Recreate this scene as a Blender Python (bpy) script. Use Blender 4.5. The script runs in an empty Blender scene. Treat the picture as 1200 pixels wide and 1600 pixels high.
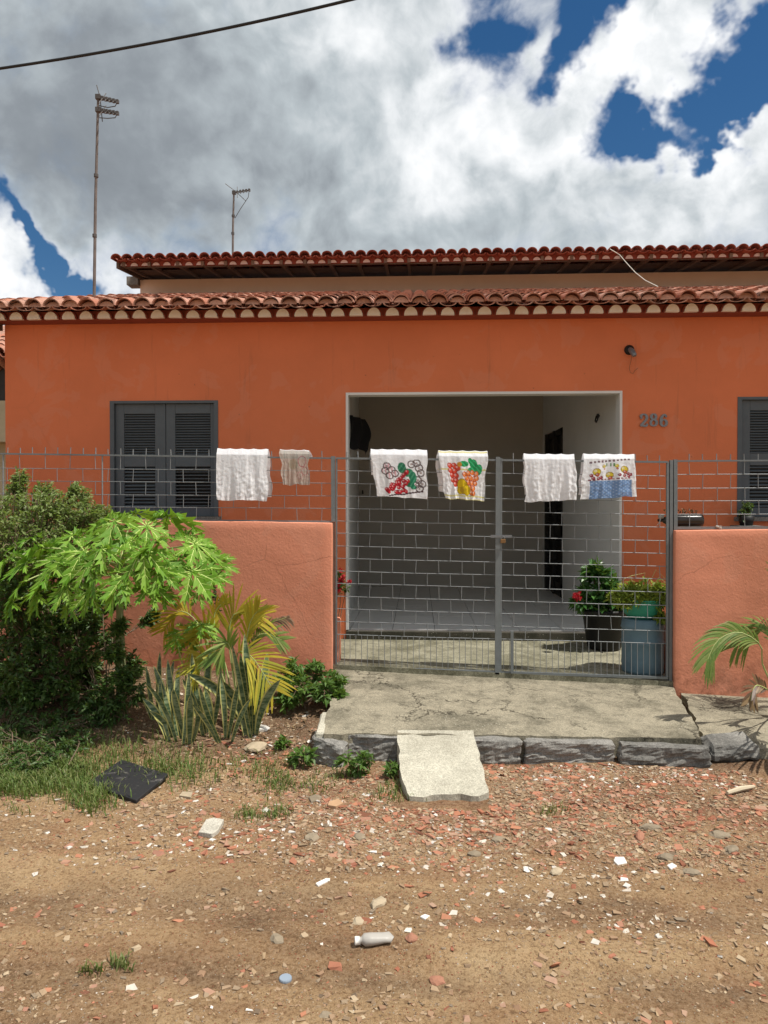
import bpy, bmesh, math, random
import numpy as np
from mathutils import Vector, Matrix, noise as mnoise
random.seed(7); rng = np.random.default_rng(7)
S = bpy.context.scene
R = math.radians
# ------------------------------------------------------------------ camera
FPX, YAW, PITCH, CZ = 1155.0, R(2.63), R(-0.70), 1.72
cam_d = bpy.data.cameras.new('camera'); cam = bpy.data.objects.new('camera', cam_d)
S.collection.objects.link(cam); S.camera = cam
cam_d.sensor_fit = 'VERTICAL'; cam_d.sensor_height = 24.0; cam_d.lens = FPX/1600*24
cam_d.clip_start = 0.05; cam_d.clip_end = 3000
cam.location = (0, 0, CZ); cam.rotation_euler = (R(90)+PITCH, 0, YAW)
_RM = cam.rotation_euler.to_matrix()
# ------------------------------------------------------------------ light
SUN = Vector((0.43, -0.125, 0.90)).normalized()
sd = bpy.data.lights.new('sun', 'SUN'); so = bpy.data.objects.new('sun', sd); S.collection.objects.link(so)
sd.energy = 5.0; sd.angle = R(0.53); sd.color = (1.0, 0.955, 0.87)
so.rotation_euler = SUN.to_track_quat('Z', 'Y').to_euler(); so.location = (6, -3, 15)
S.view_settings.view_transform = 'Standard'; S.view_settings.look = 'None'
S.view_settings.exposure = 0.12; S.view_settings.gamma = 1.0
S.view_settings.use_curve_mapping = False
S.cycles.max_bounces = 6; S.cycles.diffuse_bounces = 4; S.cycles.transparent_max_bounces = 12

def ray(px, py):
    return _RM @ Vector(((px-600)/FPX, -(py-800)/FPX, -1.0))
def P(px, py, Y):
    d = ray(px, py); t = Y/d.y
    return Vector((d.x*t, Y, CZ+d.z*t))
def PZ(px, py, Z):
    d = ray(px, py); t = (Z-CZ)/d.z
    return Vector((d.x*t, d.y*t, Z))
def PF(px, py, fn):
    z = 0.0
    for _ in range(12):
        p = PZ(px, py, z); z = fn(p.x, p.y)
    return PZ(px, py, z)

# world: physical sky with procedural cumulus
W = bpy.data.worlds.new('World'); S.world = W; W.use_nodes = True
nt = W.node_tree; nt.nodes.clear()
def nd(t, **k):
    n = nt.nodes.new(t)
    for a, b in k.items(): setattr(n, a, b)
    return n
def setin(s, v):
    if isinstance(v, bpy.types.NodeSocket): nt.links.new(v, s)
    else: s.default_value = v
def M(op, a, b=0.0, c=0.0, clamp=False):
    n = nd('ShaderNodeMath', operation=op, use_clamp=clamp)
    setin(n.inputs[0], a); setin(n.inputs[1], b)
    if len(n.inputs) > 2: setin(n.inputs[2], c)
    return n.outputs[0]
def NZ(vec, scale, detail=6, rough=0.55, dist=0.0, lac=2.0):
    n = nd('ShaderNodeTexNoise'); setin(n.inputs['Vector'], vec)
    n.inputs['Scale'].default_value = scale; n.inputs['Detail'].default_value = detail
    n.inputs['Roughness'].default_value = rough; n.inputs['Distortion'].default_value = dist
    n.inputs['Lacunarity'].default_value = lac
    return n.outputs[0]
def SS(x, a, b):
    n = nd('ShaderNodeMapRange', interpolation_type='SMOOTHSTEP'); setin(n.inputs[0], x)
    n.inputs[1].default_value = a; n.inputs[2].default_value = b
    return n.outputs[0]
def build_world():
    tc = nd('ShaderNodeTexCoord'); dirv = tc.outputs['Generated']
    sp = nd('ShaderNodeSeparateXYZ'); nt.links.new(dirv, sp.inputs[0])
    AZ = M('ARCTAN2', sp.outputs[0], sp.outputs[1]); EL = M('ARCSINE', sp.outputs[2])
    wn = nd('ShaderNodeTexNoise'); setin(wn.inputs['Vector'], dirv); wn.inputs['Scale'].default_value = 7.0; wn.inputs['Detail'].default_value = 5; wn.inputs['Roughness'].default_value = 0.56
    ws = nd('ShaderNodeSeparateColor'); nt.links.new(wn.outputs['Color'], ws.inputs[0])
    AZ = M('ADD', AZ, M('MULTIPLY', M('SUBTRACT', ws.outputs[0], 0.5), 0.30)); EL = M('ADD', EL, M('MULTIPLY', M('SUBTRACT', ws.outputs[1], 0.5), 0.26))
    def G(px, py, wpx, hpx, amp, rot=0.0):
        d = ray(px, py).normalized(); a0 = math.atan2(d.x, d.y); e0 = math.asin(d.z)
        da = M('SUBTRACT', AZ, a0); de = M('SUBTRACT', EL, e0)
        c, s = math.cos(rot), math.sin(rot)
        u = M('ADD', M('MULTIPLY', da, c), M('MULTIPLY', de, s))
        v = M('SUBTRACT', M('MULTIPLY', de, c), M('MULTIPLY', da, s))
        u = M('DIVIDE', u, wpx/FPX); v = M('DIVIDE', v, hpx/FPX)
        r = M('ADD', M('MULTIPLY', u, u), M('MULTIPLY', v, v))
        return M('MULTIPLY', M('EXPONENT', M('MULTIPLY', r, -1.0)), amp)
    def add(lst):
        o = lst[0]
        for x in lst[1:]: o = M('ADD', o, x)
        return o
    # warp for billows
    w1 = nd('ShaderNodeTexNoise'); setin(w1.inputs['Vector'], dirv); w1.inputs['Scale'].default_value = 5; w1.inputs['Detail'].default_value = 4
    wm = nd('ShaderNodeVectorMath', operation='MULTIPLY_ADD')
    nt.links.new(w1.outputs['Color'], wm.inputs[0]); wm.inputs[1].default_value = (0.10,)*3; nt.links.new(dirv, wm.inputs[2])
    pv = wm.outputs[0]
    off = nd('ShaderNodeVectorMath', operation='ADD'); nt.links.new(pv, off.inputs[0]); off.inputs[1].default_value = (0.022, -0.004, 0.034)
    def field(v, fine=True):
        a = NZ(v, 3.4, 9, 0.58)
        q = M('ABSOLUTE', M('SUBTRACT', NZ(v, 9.5, 3, 0.5), 0.5))
        return M('ADD', M('MULTIPLY', a, 0.9), M('MULTIPLY', q, 0.42))
    f0 = field(pv); f1 = field(off.outputs[0])
    holes = add([G(740, 15, 60, 55, -0.50), G(850, 75, 75, 35, -0.42, 0.1), G(930, 10, 75, 45, -0.50), G(1000, 195, 75, 28, -0.60, -0.1),
                 G(1155, 120, 60, 60, -0.55, 0.4), G(1225, 60, 60, 110, -0.35), G(1120, 195, 60, 25, -0.30), G(60, 372, 70, 15, -0.55, -0.45), G(115, 415, 45, 14, -0.45, -0.7),
                 G(1075, 35, 75, 45, 0.42, 0.5), G(970, 110, 75, 38, 0.40, 0.3), G(800, 50, 26, 45, 0.30), G(1060, 130, 45, 40, 0.25),
                 G(590, 60, 110, 120, 0.2), G(800, 230, 130, 80, 0.2), G(1060, 300, 150, 60, 0.3), G(1100, 225, 60, 15, 0.3), G(1190, 205, 30, 14, 0.3), G(300, 200, 400, 130, 0.25)])
    fine = M('MULTIPLY', M('SUBTRACT', NZ(pv, 14, 8, 0.62), 0.5), 0.55)
    dens = M('ADD', M('ADD', M('ADD', M('MULTIPLY', M('SUBTRACT', f0, 0.5), 1.9), fine), M('MULTIPLY', holes, 1.15)), 0.80)
    mask = SS(dens, 0.30, 0.84)
    relief = M('SUBTRACT', f0, f1)
    # big tonal shape of the cloud mass: dark base upper left, bright tops right and lower left
    tone = add([G(150, 160, 330, 150, -0.30), G(60, 330, 250, 110, -0.14), G(600, 110, 70, 50, -0.20), G(700, 330, 300, 60, -0.12), G(850, 330, 160, 60, -0.05),
                G(780, 170, 170, 110, 0.30), G(1080, 250, 170, 80, 0.36), G(570, 40, 130, 60, 0.20), G(430, 250, 120, 90, 0.10), G(30, 430, 110, 70, 0.5),
                G(180, 425, 60, 40, 0.22), G(1000, 80, 120, 80, 0.30)])
    contrast = M('ADD', 0.62, M('MULTIPLY', tone, 1.0), clamp=True)
    det = M('ADD', M('MULTIPLY', relief, 2.0), M('MULTIPLY', M('SUBTRACT', NZ(pv, 17, 7, 0.55), NZ(off.outputs[0], 17, 7, 0.55)), 0.8))
    det = M('ADD', det, M('MULTIPLY', M('SUBTRACT', NZ(pv, 4, 8, 0.55), 0.5), 0.30))
    lum = M('ADD', M('ADD', 0.59, M('MULTIPLY', tone, 1.05)), M('MULTIPLY', det, contrast))
    # thin edges are bright
    lum = M('ADD', lum, M('MULTIPLY', M('SUBTRACT', 1.0, SS(dens, 0.5, 0.85)), 0.22))
    cr = nd('ShaderNodeValToRGB'); setin(cr.inputs[0], lum)
    e = cr.color_ramp.elements
    e[0].position = 0.0; e[0].color = (0.17, 0.19, 0.215, 1)
    e[1].position = 1.0; e[1].color = (0.96, 0.97, 0.98, 1)
    for p_, c_ in ((0.28, (0.27, 0.30, 0.33, 1)), (0.52, (0.46, 0.51, 0.54, 1)), (0.78, (0.76, 0.79, 0.81, 1))):
        q = e.new(p_); q.color = c_
    sky = nd('ShaderNodeTexSky', sky_type='NISHITA'); sky.sun_disc = False
    sky.sun_elevation = math.asin(SUN.z); sky.sun_rotation = math.atan2(SUN.x, SUN.y)
    sky.air_density = 1.0; sky.dust_density = 0.15; sky.ozone_density = 2.5
    hs = nd('ShaderNodeHueSaturation'); nt.links.new(sky.outputs[0], hs.inputs['Color']); hs.inputs['Saturation'].default_value = 1.3
    b1 = nd('ShaderNodeBackground'); nt.links.new(hs.outputs[0], b1.inputs[0]); b1.inputs[1].default_value = 0.07
    b2 = nd('ShaderNodeBackground'); nt.links.new(cr.outputs[0], b2.inputs[0]); b2.inputs[1].default_value = 1.0
    mx = nd('ShaderNodeMixShader'); nt.links.new(mask, mx.inputs[0]); nt.links.new(b1.outputs[0], mx.inputs[1]); nt.links.new(b2.outputs[0], mx.inputs[2])
    out = nd('ShaderNodeOutputWorld'); nt.links.new(mx.outputs[0], out.inputs[0])
build_world()
W.cycles.sampling_method = 'MANUAL'; W.cycles.sample_map_resolution = 512

# ------------------------------------------------------------------ materials
def newmat(name):
    m = bpy.data.materials.new(name); m.use_nodes = True
    t = m.node_tree; t.nodes.clear()
    return m, t
class NT:
    def __init__(s, t): s.t = t
    def n(s, ty, **k):
        q = s.t.nodes.new(ty)
        for a, b in k.items():
            if hasattr(q, a) and not a.startswith('i_'): setattr(q, a, b)
        return q
    def l(s, a, b): s.t.links.new(a, b)
    def set(s, sock, v):
        if isinstance(v, bpy.types.NodeSocket): s.l(v, sock)
        else: sock.default_value = v
    def noise(s, v, sc, det=5, ro=0.55, dist=0.0):
        q = s.n('ShaderNodeTexNoise'); s.set(q.inputs['Vector'], v)
        q.inputs['Scale'].default_value = sc; q.inputs['Detail'].default_value = det
        q.inputs['Roughness'].default_value = ro; q.inputs['Distortion'].default_value = dist
        return q.outputs[0]
    def vor(s, v, sc, feature='F1', rnd=1.0, out='Distance'):
        q = s.n('ShaderNodeTexVoronoi', feature=feature); s.set(q.inputs['Vector'], v)
        q.inputs['Scale'].default_value = sc; q.inputs['Randomness'].default_value = rnd
        return q.outputs[out]
    def ss(s, x, a, b, lo=0.0, hi=1.0):
        q = s.n('ShaderNodeMapRange', interpolation_type='SMOOTHSTEP'); s.set(q.inputs[0], x)
        q.inputs[1].default_value = a; q.inputs[2].default_value = b; q.inputs[3].default_value = lo; q.inputs[4].default_value = hi
        return q.outputs[0]
    def mix(s, f, a, b, mode='MIX'):
        q = s.n('ShaderNodeMix', data_type='RGBA', blend_type=mode)
        s.set(q.inputs[0], f)
        for i, v in ((6, a), (7, b)):
            if isinstance(v, tuple) and len(v) == 3: v = v+(1,)
            s.set(q.inputs[i], v)
        return q.outputs[2]
    def m(s, op, a, b=0.0):
        q = s.n('ShaderNodeMath', operation=op); s.set(q.inputs[0], a); s.set(q.inputs[1], b); return q.outputs[0]
    def bump(s, h, st=0.5, d=0.01, prev=None):
        q = s.n('ShaderNodeBump'); s.l(h, q.inputs['Height']); q.inputs['Strength'].default_value = st; q.inputs['Distance'].default_value = d
        if prev: s.l(prev, q.inputs['Normal'])
        return q.outputs[0]
    def ramp(s, f, stops, interp='LINEAR'):
        q = s.n('ShaderNodeValToRGB'); s.set(q.inputs[0], f); e = q.color_ramp.elements; q.color_ramp.interpolation = interp
        e[0].position = stops[0][0]; e[0].color = stops[0][1]+(1,)
        e[1].position = stops[-1][0]; e[1].color = stops[-1][1]+(1,)
        for p_, c_ in stops[1:-1]:
            z = e.new(p_); z.color = c_+(1,)
        return q.outputs[0]
    def pos(s): return s.n('ShaderNodeNewGeometry').outputs['Position']
    def rnd(s):
        a = s.n('ShaderNodeObjectInfo').outputs['Random']; b = s.n('ShaderNodeNewGeometry').outputs['Random Per Island']
        return s.m('FRACT', s.m('ADD', a, b))
    def out(s, col, rough=0.8, nrm=None, metal=0.0, spec=0.3, trans=0.0, tcol=None, alpha=None):
        p = s.n('ShaderNodeBsdfPrincipled'); s.set(p.inputs['Base Color'], col if not (isinstance(col, tuple) and len(col) == 3) else col+(1,))
        s.set(p.inputs['Roughness'], rough); p.inputs['Metallic'].default_value = metal; p.inputs['Specular IOR Level'].default_value = spec
        if nrm: s.l(nrm, p.inputs['Normal'])
        res = p.outputs[0]
        if trans > 0:
            t = s.n('ShaderNodeBsdfTranslucent'); c = tcol if tcol is not None else col
            s.set(t.inputs[0], c if not (isinstance(c, tuple) and len(c) == 3) else c+(1,))
            if nrm: s.l(nrm, t.inputs['Normal'])
            mx = s.n('ShaderNodeMixShader'); mx.inputs[0].default_value = trans; s.l(res, mx.inputs[1]); s.l(t.outputs[0], mx.inputs[2]); res = mx.outputs[0]
        if alpha is not None:
            t = s.n('ShaderNodeBsdfTransparent'); mx = s.n('ShaderNodeMixShader'); s.set(mx.inputs[0], alpha)
            s.l(t.outputs[0], mx.inputs[1]); s.l(res, mx.inputs[2]); res = mx.outputs[0]
        o = s.n('ShaderNodeOutputMaterial'); s.l(res, o.inputs[0])

def simple(name, c, rough=0.7, var=0.2, scale=8, bump=0.0, bscale=60, metal=0.0, spec=0.3, trans=0.0, obj_var=0.0):
    m, t = newmat(name); n = NT(t); p = n.pos()
    dk = tuple(x*(1-var) for x in c); lt = tuple(min(1, x*(1+var)) for x in c)
    col = n.mix(n.noise(p, scale, 6, 0.6), dk, lt)
    if obj_var:
        r = n.rnd(); col = n.mix(n.m('MULTIPLY', r, obj_var), col, tuple(x*0.35 for x in c))
    nrm = n.bump(n.noise(p, bscale, 4, 0.6), bump, 0.01) if bump else None
    n.out(col, rough, nrm, metal, spec, trans)
    return m

def mat_paint(name, base, grit, stain=True, fine=90):
    m, t = newmat(name); n = NT(t); p = n.pos()
    big = n.noise(p, 1.1, 5, 0.6)
    col = n.mix(n.ss(big, 0.3, 0.7), tuple(x*0.93 for x in base), tuple(min(1, x*1.05) for x in base))
    col = n.mix(n.m('MULTIPLY', n.noise(p, 14, 6, 0.7), 0.22), col, tuple(x*0.78 for x in base))
    if stain:
        mp = n.n('ShaderNodeMapping'); n.l(p, mp.inputs[0]); mp.inputs['Scale'].default_value = (9, 9, 0.7)
        st = n.ss(n.noise(mp.outputs[0], 1.0, 6, 0.65), 0.60, 0.80)
        col = n.mix(n.m('MULTIPLY', st, 0.38), col, (0.16, 0.08, 0.05))
        sp = n.n('ShaderNodeSeparateXYZ'); n.l(p, sp.inputs[0])
        low = n.m('MULTIPLY', n.ss(sp.outputs[2], 0.55, 0.15), n.ss(n.noise(p, 7, 6, 0.7), 0.42, 0.62))
        col = n.mix(n.m('MULTIPLY', low, 0.55), col, (0.20, 0.075, 0.035))
        e = n.vor(n.mix(0.12, p, n.noise(p, 3.5, 6, 0.6)), 1.15, 'DISTANCE_TO_EDGE')
        ck = n.m('MULTIPLY', n.ss(e, 0.006, 0.002), n.ss(n.noise(p, 1.3, 2), 0.50, 0.58))
        col = n.mix(n.m('MULTIPLY', ck, 0.28 if grit > 0.2 else 0.06), col, (0.16, 0.06, 0.03))
        pt_ = n.ss(n.noise(p, 2.6, 4, 0.55, 0.5), 0.56, 0.60)
        col = n.mix(n.m('MULTIPLY', pt_, 0.10), col, (0.62, 0.36, 0.26))
        spots = n.ss(n.noise(p, 17, 4, 0.6), 0.705, 0.74)
        col = n.mix(n.m('MULTIPLY', spots, 0.45), col, (0.10, 0.055, 0.04))
    h = n.noise(p, fine, 5, 0.62)
    nrm = n.bump(h, grit, 0.012)
    nrm = n.bump(n.noise(p, 5, 3, 0.5), 0.10, 0.05, nrm)
    n.out(col, 0.82, nrm, spec=0.2)
    return m
ORANGE = (0.66, 0.190, 0.082)
m_wall = mat_paint('orange_wall_paint', ORANGE, 0.16, True, 60)
m_garden = mat_paint('rough_orange_render', (0.70, 0.275, 0.170), 0.27, True, 55)
m_beige = mat_paint('aged_pink_plaster', (0.88, 0.68, 0.57), 0.12, False, 40)
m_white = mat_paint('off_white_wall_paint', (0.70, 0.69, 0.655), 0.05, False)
m_back = mat_paint('shaded_back_wall_paint', (0.46, 0.42, 0.36), 0.05, False)  # porch shade put into the back wall's darker colour
m_mortar = simple('white_mortar', (0.80, 0.77, 0.72), 0.9, 0.12, 30, 0.2, 120)
m_rail = simple('grey_painted_steel', (0.17, 0.185, 0.19), 0.5, 0.25, 25, 0.1, 200, 0.2, 0.4)
m_rod = simple('grey_rod_steel', (0.25, 0.262, 0.268), 0.45, 0.2, 25, 0.0, 200, 0.2, 0.45, obj_var=0.25)
m_rust = simple('rusty_brown_steel', (0.16, 0.105, 0.08), 0.75, 0.35, 30, 0.15, 150)
m_shut = simple('slate_grey_shutter_paint', (0.085, 0.100, 0.110), 0.55, 0.18, 12, 0.12, 70, 0.0, 0.35)
m_shut2 = simple('slate_grey_slat_paint', (0.10, 0.115, 0.125), 0.55, 0.15, 20, 0.05, 90, 0.0, 0.35, obj_var=0.2)
m_door = simple('near_black_wood', (0.018, 0.016, 0.014), 0.6, 0.3, 10, 0.1, 60)
m_wood = simple('dark_aged_timber', (0.11, 0.07, 0.05), 0.85, 0.4, 12, 0.2, 80)
m_black = simple('black_plastic', (0.012, 0.012, 0.012), 0.5, 0.3, 10, 0.05, 60)
m_blackcloth = simple('black_cloth', (0.008, 0.008, 0.009), 0.95, 0.3, 10, 0.2, 60)
m_bluepl = simple('faded_blue_plastic', (0.115, 0.185, 0.225), 0.5, 0.28, 9, 0.1, 40)
m_greenpl = simple('green_plastic', (0.035, 0.26, 0.17), 0.45, 0.2, 9, 0.05, 40)
m_digit = simple('grey_cast_metal', (0.20, 0.21, 0.22), 0.45, 0.3, 60, 0.2, 120, 0.5, 0.5)
m_tilefl = simple('pale_grey_floor_tile', (0.72, 0.71, 0.68), 0.28, 0.10, 6, 0.02, 60, 0.0, 0.5, obj_var=0.12)
m_grout = simple('dark_grout', (0.10, 0.09, 0.08), 0.9, 0.2)
m_soil = simple('dark_pot_soil', (0.05, 0.035, 0.025), 0.95, 0.4, 40, 0.4, 80)
m_trunk = simple('papaya_trunk_bark', (0.20, 0.22, 0.11), 0.85, 0.3, 22, 0.4, 50)
m_stem = simple('brown_woody_stem', (0.17, 0.12, 0.08), 0.9, 0.3, 25, 0.2, 60)
m_petiole = simple('pale_green_stalk', (0.36, 0.42, 0.16), 0.6, 0.2, 10, trans=0.0)
m_cable = simple('black_cable_sheath', (0.02, 0.02, 0.022), 0.6, 0.2)
m_galv = simple('weathered_antenna_metal', (0.10, 0.09, 0.085), 0.6, 0.4, 12, 0.1, 50, 0.3)
m_pole = simple('peeling_pinkish_pole', (0.15, 0.125, 0.115), 0.7, 0.6, 9, 0.1, 50)
m_red = simple('red_petals', (0.45, 0.02, 0.03), 0.6, 0.3, trans=0.2)
m_wire = simple('pale_wire', (0.55, 0.52, 0.45), 0.5, 0.1)
m_wire2 = simple('copper_brown_wire', (0.22, 0.10, 0.05), 0.6, 0.1)
m_wplastic = simple('dusty_white_plastic', (0.44, 0.41, 0.37), 0.4, 0.12, 20, 0.1, 60, trans=0.15)

def mat_tile(name, cols, moss, mossc, top=False):
    m, t = newmat(name); n = NT(t); p = n.pos(); r = n.rnd()
    col = n.ramp(r, [(i/(len(cols)-1), c) for i, c in enumerate(cols)])
    col = n.mix(n.m('MULTIPLY', n.noise(p, 25, 6, 0.7), 0.5), col, tuple(x*0.6 for x in cols[0]))
    a = n.ss(n.m('ADD', n.noise(p, 10, 6, 0.7), n.m('MULTIPLY', n.m('SUBTRACT', r, 0.5), 0.12)), moss, moss+0.13)
    col = n.mix(n.m('MULTIPLY', a, 0.85), col, mossc)
    if top:
        g = n.n('ShaderNodeNewGeometry'); sp = n.n('ShaderNodeSeparateXYZ'); n.l(g.outputs['True Normal'], sp.inputs[0])
        up = n.m('MULTIPLY', n.ss(sp.outputs[2], 0.55, 0.85), n.ss(n.noise(p, 18, 5, 0.7), 0.36, 0.5))
        col = n.mix(n.m('MULTIPLY', up, 0.85), col, (0.62, 0.60, 0.56))
    n.out(col, 0.9, n.bump(n.noise(p, 120, 5, 0.6), 0.35, 0.006), spec=0.15)
    return m
m_tile = mat_tile('terracotta_roof_tile', [(0.38, 0.15, 0.095), (0.50, 0.23, 0.155), (0.44, 0.26, 0.195), (0.58, 0.31, 0.23)], 0.54, (0.04, 0.028, 0.024))
m_tile2 = mat_tile('lichened_roof_tile', [(0.28, 0.07, 0.045), (0.38, 0.11, 0.07), (0.33, 0.09, 0.055)], 0.56, (0.05, 0.035, 0.03), True)
m_fascia = simple('dark_red_eave_clay', (0.24, 0.055, 0.035), 0.9, 0.25, 20, 0.2, 80)

def mat_ground():
    m, t = newmat('packed_sandy_dirt'); n = NT(t); p = n.pos()
    sp = n.n('ShaderNodeSeparateXYZ'); n.l(p, sp.inputs[0])
    mp = n.n('ShaderNodeMapping'); n.l(p, mp.inputs[0]); mp.inputs['Scale'].default_value = (0.45, 1.7, 1)
    big = n.noise(mp.outputs[0], 1.7, 8, 0.62, 0.6)
    col = n.ramp(big, [(0.30, (0.19, 0.112, 0.060)), (0.43, (0.34, 0.205, 0.105)), (0.55, (0.47, 0.30, 0.155)), (0.70, (0.58, 0.40, 0.22))])
    redp = n.ss(n.noise(p, 2.3, 7, 0.7), 0.50, 0.66)
    col = n.mix(n.m('MULTIPLY', redp, 0.25), col, (0.30, 0.125, 0.065))
    # damp dark track along the road, plus a narrower dark band nearer the camera
    tr = n.m('ADD', sp.outputs[1], n.m('MULTIPLY', n.m('SUBTRACT', n.noise(p, 0.9, 5, 0.6), 0.5), 0.55))
    def band(c, w): return n.m('MULTIPLY', n.ss(tr, c-w, c), n.ss(tr, c+w, c))
    b = n.m('ADD', band(3.18, 0.28), band(2.66, 0.12))
    b = n.m('MULTIPLY', b, n.ss(n.noise(p, 3.5, 6, 0.7), 0.33, 0.6))
    col = n.mix(n.m('MULTIPLY', b, 0.5), col, (0.16, 0.105, 0.066))
    rb_ = n.m('MULTIPLY', n.m('MULTIPLY', n.ss(sp.outputs[1], 3.35, 4.1), n.ss(sp.outputs[0], -1.3, -0.3)), n.ss(n.noise(p, 3.0, 6, 0.7), 0.3, 0.6))
    col = n.mix(n.m('MULTIPLY', rb_, 0.72), col, (0.19, 0.085, 0.048))
    # planted strip is darker soil
    soil = n.m('MULTIPLY', n.ss(n.m('ADD', sp.outputs[1], n.m('MULTIPLY', n.noise(p, 2.2, 5), 0.8)), 5.0, 5.5), 0.75)
    col = n.mix(soil, col, (0.10, 0.062, 0.04))
    g1 = n.noise(p, 55, 8, 0.75); g2 = n.vor(p, 130)
    col = n.mix(n.m('MULTIPLY', n.ss(g1, 0.40, 0.72), 0.50), col, (0.50, 0.36, 0.24))
    col = n.mix(n.m('MULTIPLY', n.ss(g1, 0.52, 0.36), 0.62), col, (0.13, 0.07, 0.04))
    fl = n.ss(n.vor(p, 60), 0.20, 0.13)
    pick = n.vor(p, 60, out='Color')
    ps = n.n('ShaderNodeSeparateColor'); n.l(pick, ps.inputs[0])
    col = n.mix(n.m('MULTIPLY', fl, n.ss(ps.outputs[0], 0.55, 0.6)), col, (0.36, 0.10, 0.06))
    col = n.mix(n.m('MULTIPLY', fl, n.ss(ps.outputs[1], 0.80, 0.84)), col, (0.58, 0.52, 0.45))
    h = n.m('ADD', g1, n.m('MULTIPLY', n.noise(p, 240, 4, 0.7), 0.5))
    h = n.m('ADD', h, n.m('MULTIPLY', fl, 0.5))
    nrm = n.bump(h, 1.0, 0.02)
    nrm = n.bump(n.noise(p, 14, 6, 0.6), 0.5, 0.03, nrm)
    n.out(col, 0.95, nrm, spec=0.1)
    return m
m_ground = mat_ground()

def mat_concrete(name, base, dark, blotch=0.5, crack=True, fleck=True):
    m, t = newmat(name); n = NT(t); p = n.pos()
    a = n.noise(p, 1.6, 9, 0.68, 0.4)
    col = n.mix(n.ss(a, 0.42, 0.66), base, dark)
    col = n.mix(n.m('MULTIPLY', n.ss(n.noise(p, 9, 8, 0.75), 0.45, 0.72), blotch), col, tuple(x*0.5 for x in dark))
    col = n.mix(n.m('MULTIPLY', n.ss(n.noise(p, 45, 5, 0.7), 0.45, 0.7), 0.35), col, tuple(min(1, x*1.35) for x in base))
    sc_ = n.ss(n.noise(p, 110, 3, 0.8), 0.42, 0.62); col = n.mix(n.m('MULTIPLY', sc_, 0.5), col, tuple(x*0.35 for x in dark))
    mid = n.ss(n.noise(p, 4.2, 9, 0.78, 0.3), 0.50, 0.68); col = n.mix(n.m('MULTIPLY', mid, 0.6*blotch+0.1), col, tuple(x*0.6 for x in dark))
    h = n.noise(p, 70, 7, 0.72)
    if fleck:
        v = n.vor(p, 38); fl = n.m('MULTIPLY', n.ss(v, 0.18, 0.10), n.ss(n.noise(p, 4, 3), 0.45, 0.6))
        col = n.mix(n.m('MULTIPLY', fl, 0.6), col, (0.68, 0.64, 0.54)); h = n.m('ADD', h, n.m('MULTIPLY', fl, 0.3))
    nrm = n.bump(h, 0.55, 0.010)
    if crack:
        q = n.n('ShaderNodeTexNoise'); n.l(p, q.inputs[0]); q.inputs['Scale'].default_value = 2.4; q.inputs['Detail'].default_value = 7; q.inputs['Roughness'].default_value = 0.65
        vm = n.n('ShaderNodeVectorMath', operation='MULTIPLY_ADD'); n.l(q.outputs['Color'], vm.inputs[0]); vm.inputs[1].default_value = (0.75,)*3; n.l(p, vm.inputs[2])
        e = n.vor(vm.outputs[0], 0.95, 'DISTANCE_TO_EDGE')
        ck = n.m('MULTIPLY', n.ss(e, 0.007, 0.002), n.ss(n.noise(p, 1.1, 3), 0.46, 0.56))
        e2 = n.vor(vm.outputs[0], 3.0, 'DISTANCE_TO_EDGE')
        ck2 = n.m('MULTIPLY', n.ss(e2, 0.009, 0.003), n.ss(n.noise(p, 2.1, 3), 0.56, 0.62))
        ck = n.m('MAXIMUM', ck, n.m('MULTIPLY', ck2, 0.6))
        col = n.mix(n.m('MULTIPLY', ck, 0.8), col, (0.05, 0.042, 0.03))
        nrm = n.bump(n.m('SUBTRACT', 1.0, ck), 0.9, 0.012, nrm)
    n.out(col, 0.92, nrm, spec=0.15)
    return m
m_conc = mat_concrete('weathered_driveway_concrete', (0.345, 0.305, 0.225), (0.15, 0.135, 0.098), 0.75)
m_yard = mat_concrete('mossy_yard_concrete', (0.34, 0.32, 0.235), (0.15, 0.14, 0.09), 0.85, False)
m_ramp = mat_concrete('pale_ramp_concrete', (0.57, 0.535, 0.435), (0.40, 0.37, 0.295), 0.3, False)
m_kerb = mat_concrete('grey_granite', (0.29, 0.275, 0.25), (0.13, 0.125, 0.115), 0.5, False, False)
m_stoneg = simple('grey_stone', (0.27, 0.215, 0.15), 0.9, 0.35, 30, 0.4, 90, obj_var=0.3)
m_stonet = simple('tan_stone', (0.40, 0.32, 0.22), 0.9, 0.3, 30, 0.4, 90)
m_stoneb = simple('red_brick_lump', (0.32, 0.15, 0.095), 0.9, 0.3, 30, 0.4, 90)
m_stonew = simple('white_ceramic_shard', (0.74, 0.71, 0.66), 0.6, 0.15, 40, 0.1, 90)

def mat_frag(name, cols, rough=0.9):
    m, t = newmat(name); n = NT(t); p = n.pos(); r = n.rnd()
    col = n.ramp(r, [(i/(len(cols)-1), c) for i, c in enumerate(cols)])
    col = n.mix(n.m('MULTIPLY', n.noise(p, 70, 4, 0.7), 0.55), col, (0.20, 0.12, 0.07))
    n.out(col, rough, n.bump(n.noise(p, 200, 3, 0.6), 0.3, 0.004), spec=0.15)
    return m
m_fr = mat_frag('broken_red_tile', [(0.15, 0.055, 0.035), (0.36, 0.12, 0.07), (0.50, 0.22, 0.13), (0.30, 0.10, 0.065), (0.46, 0.19, 0.12), (0.42, 0.28, 0.2), (0.36, 0.17, 0.12)])
m_fg = mat_frag('road_gravel', [(0.12, 0.095, 0.07), (0.42, 0.30, 0.18), (0.24, 0.17, 0.11), (0.50, 0.40, 0.27), (0.30, 0.18, 0.11), (0.38, 0.28, 0.18), (0.2, 0.17, 0.13)])
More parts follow.
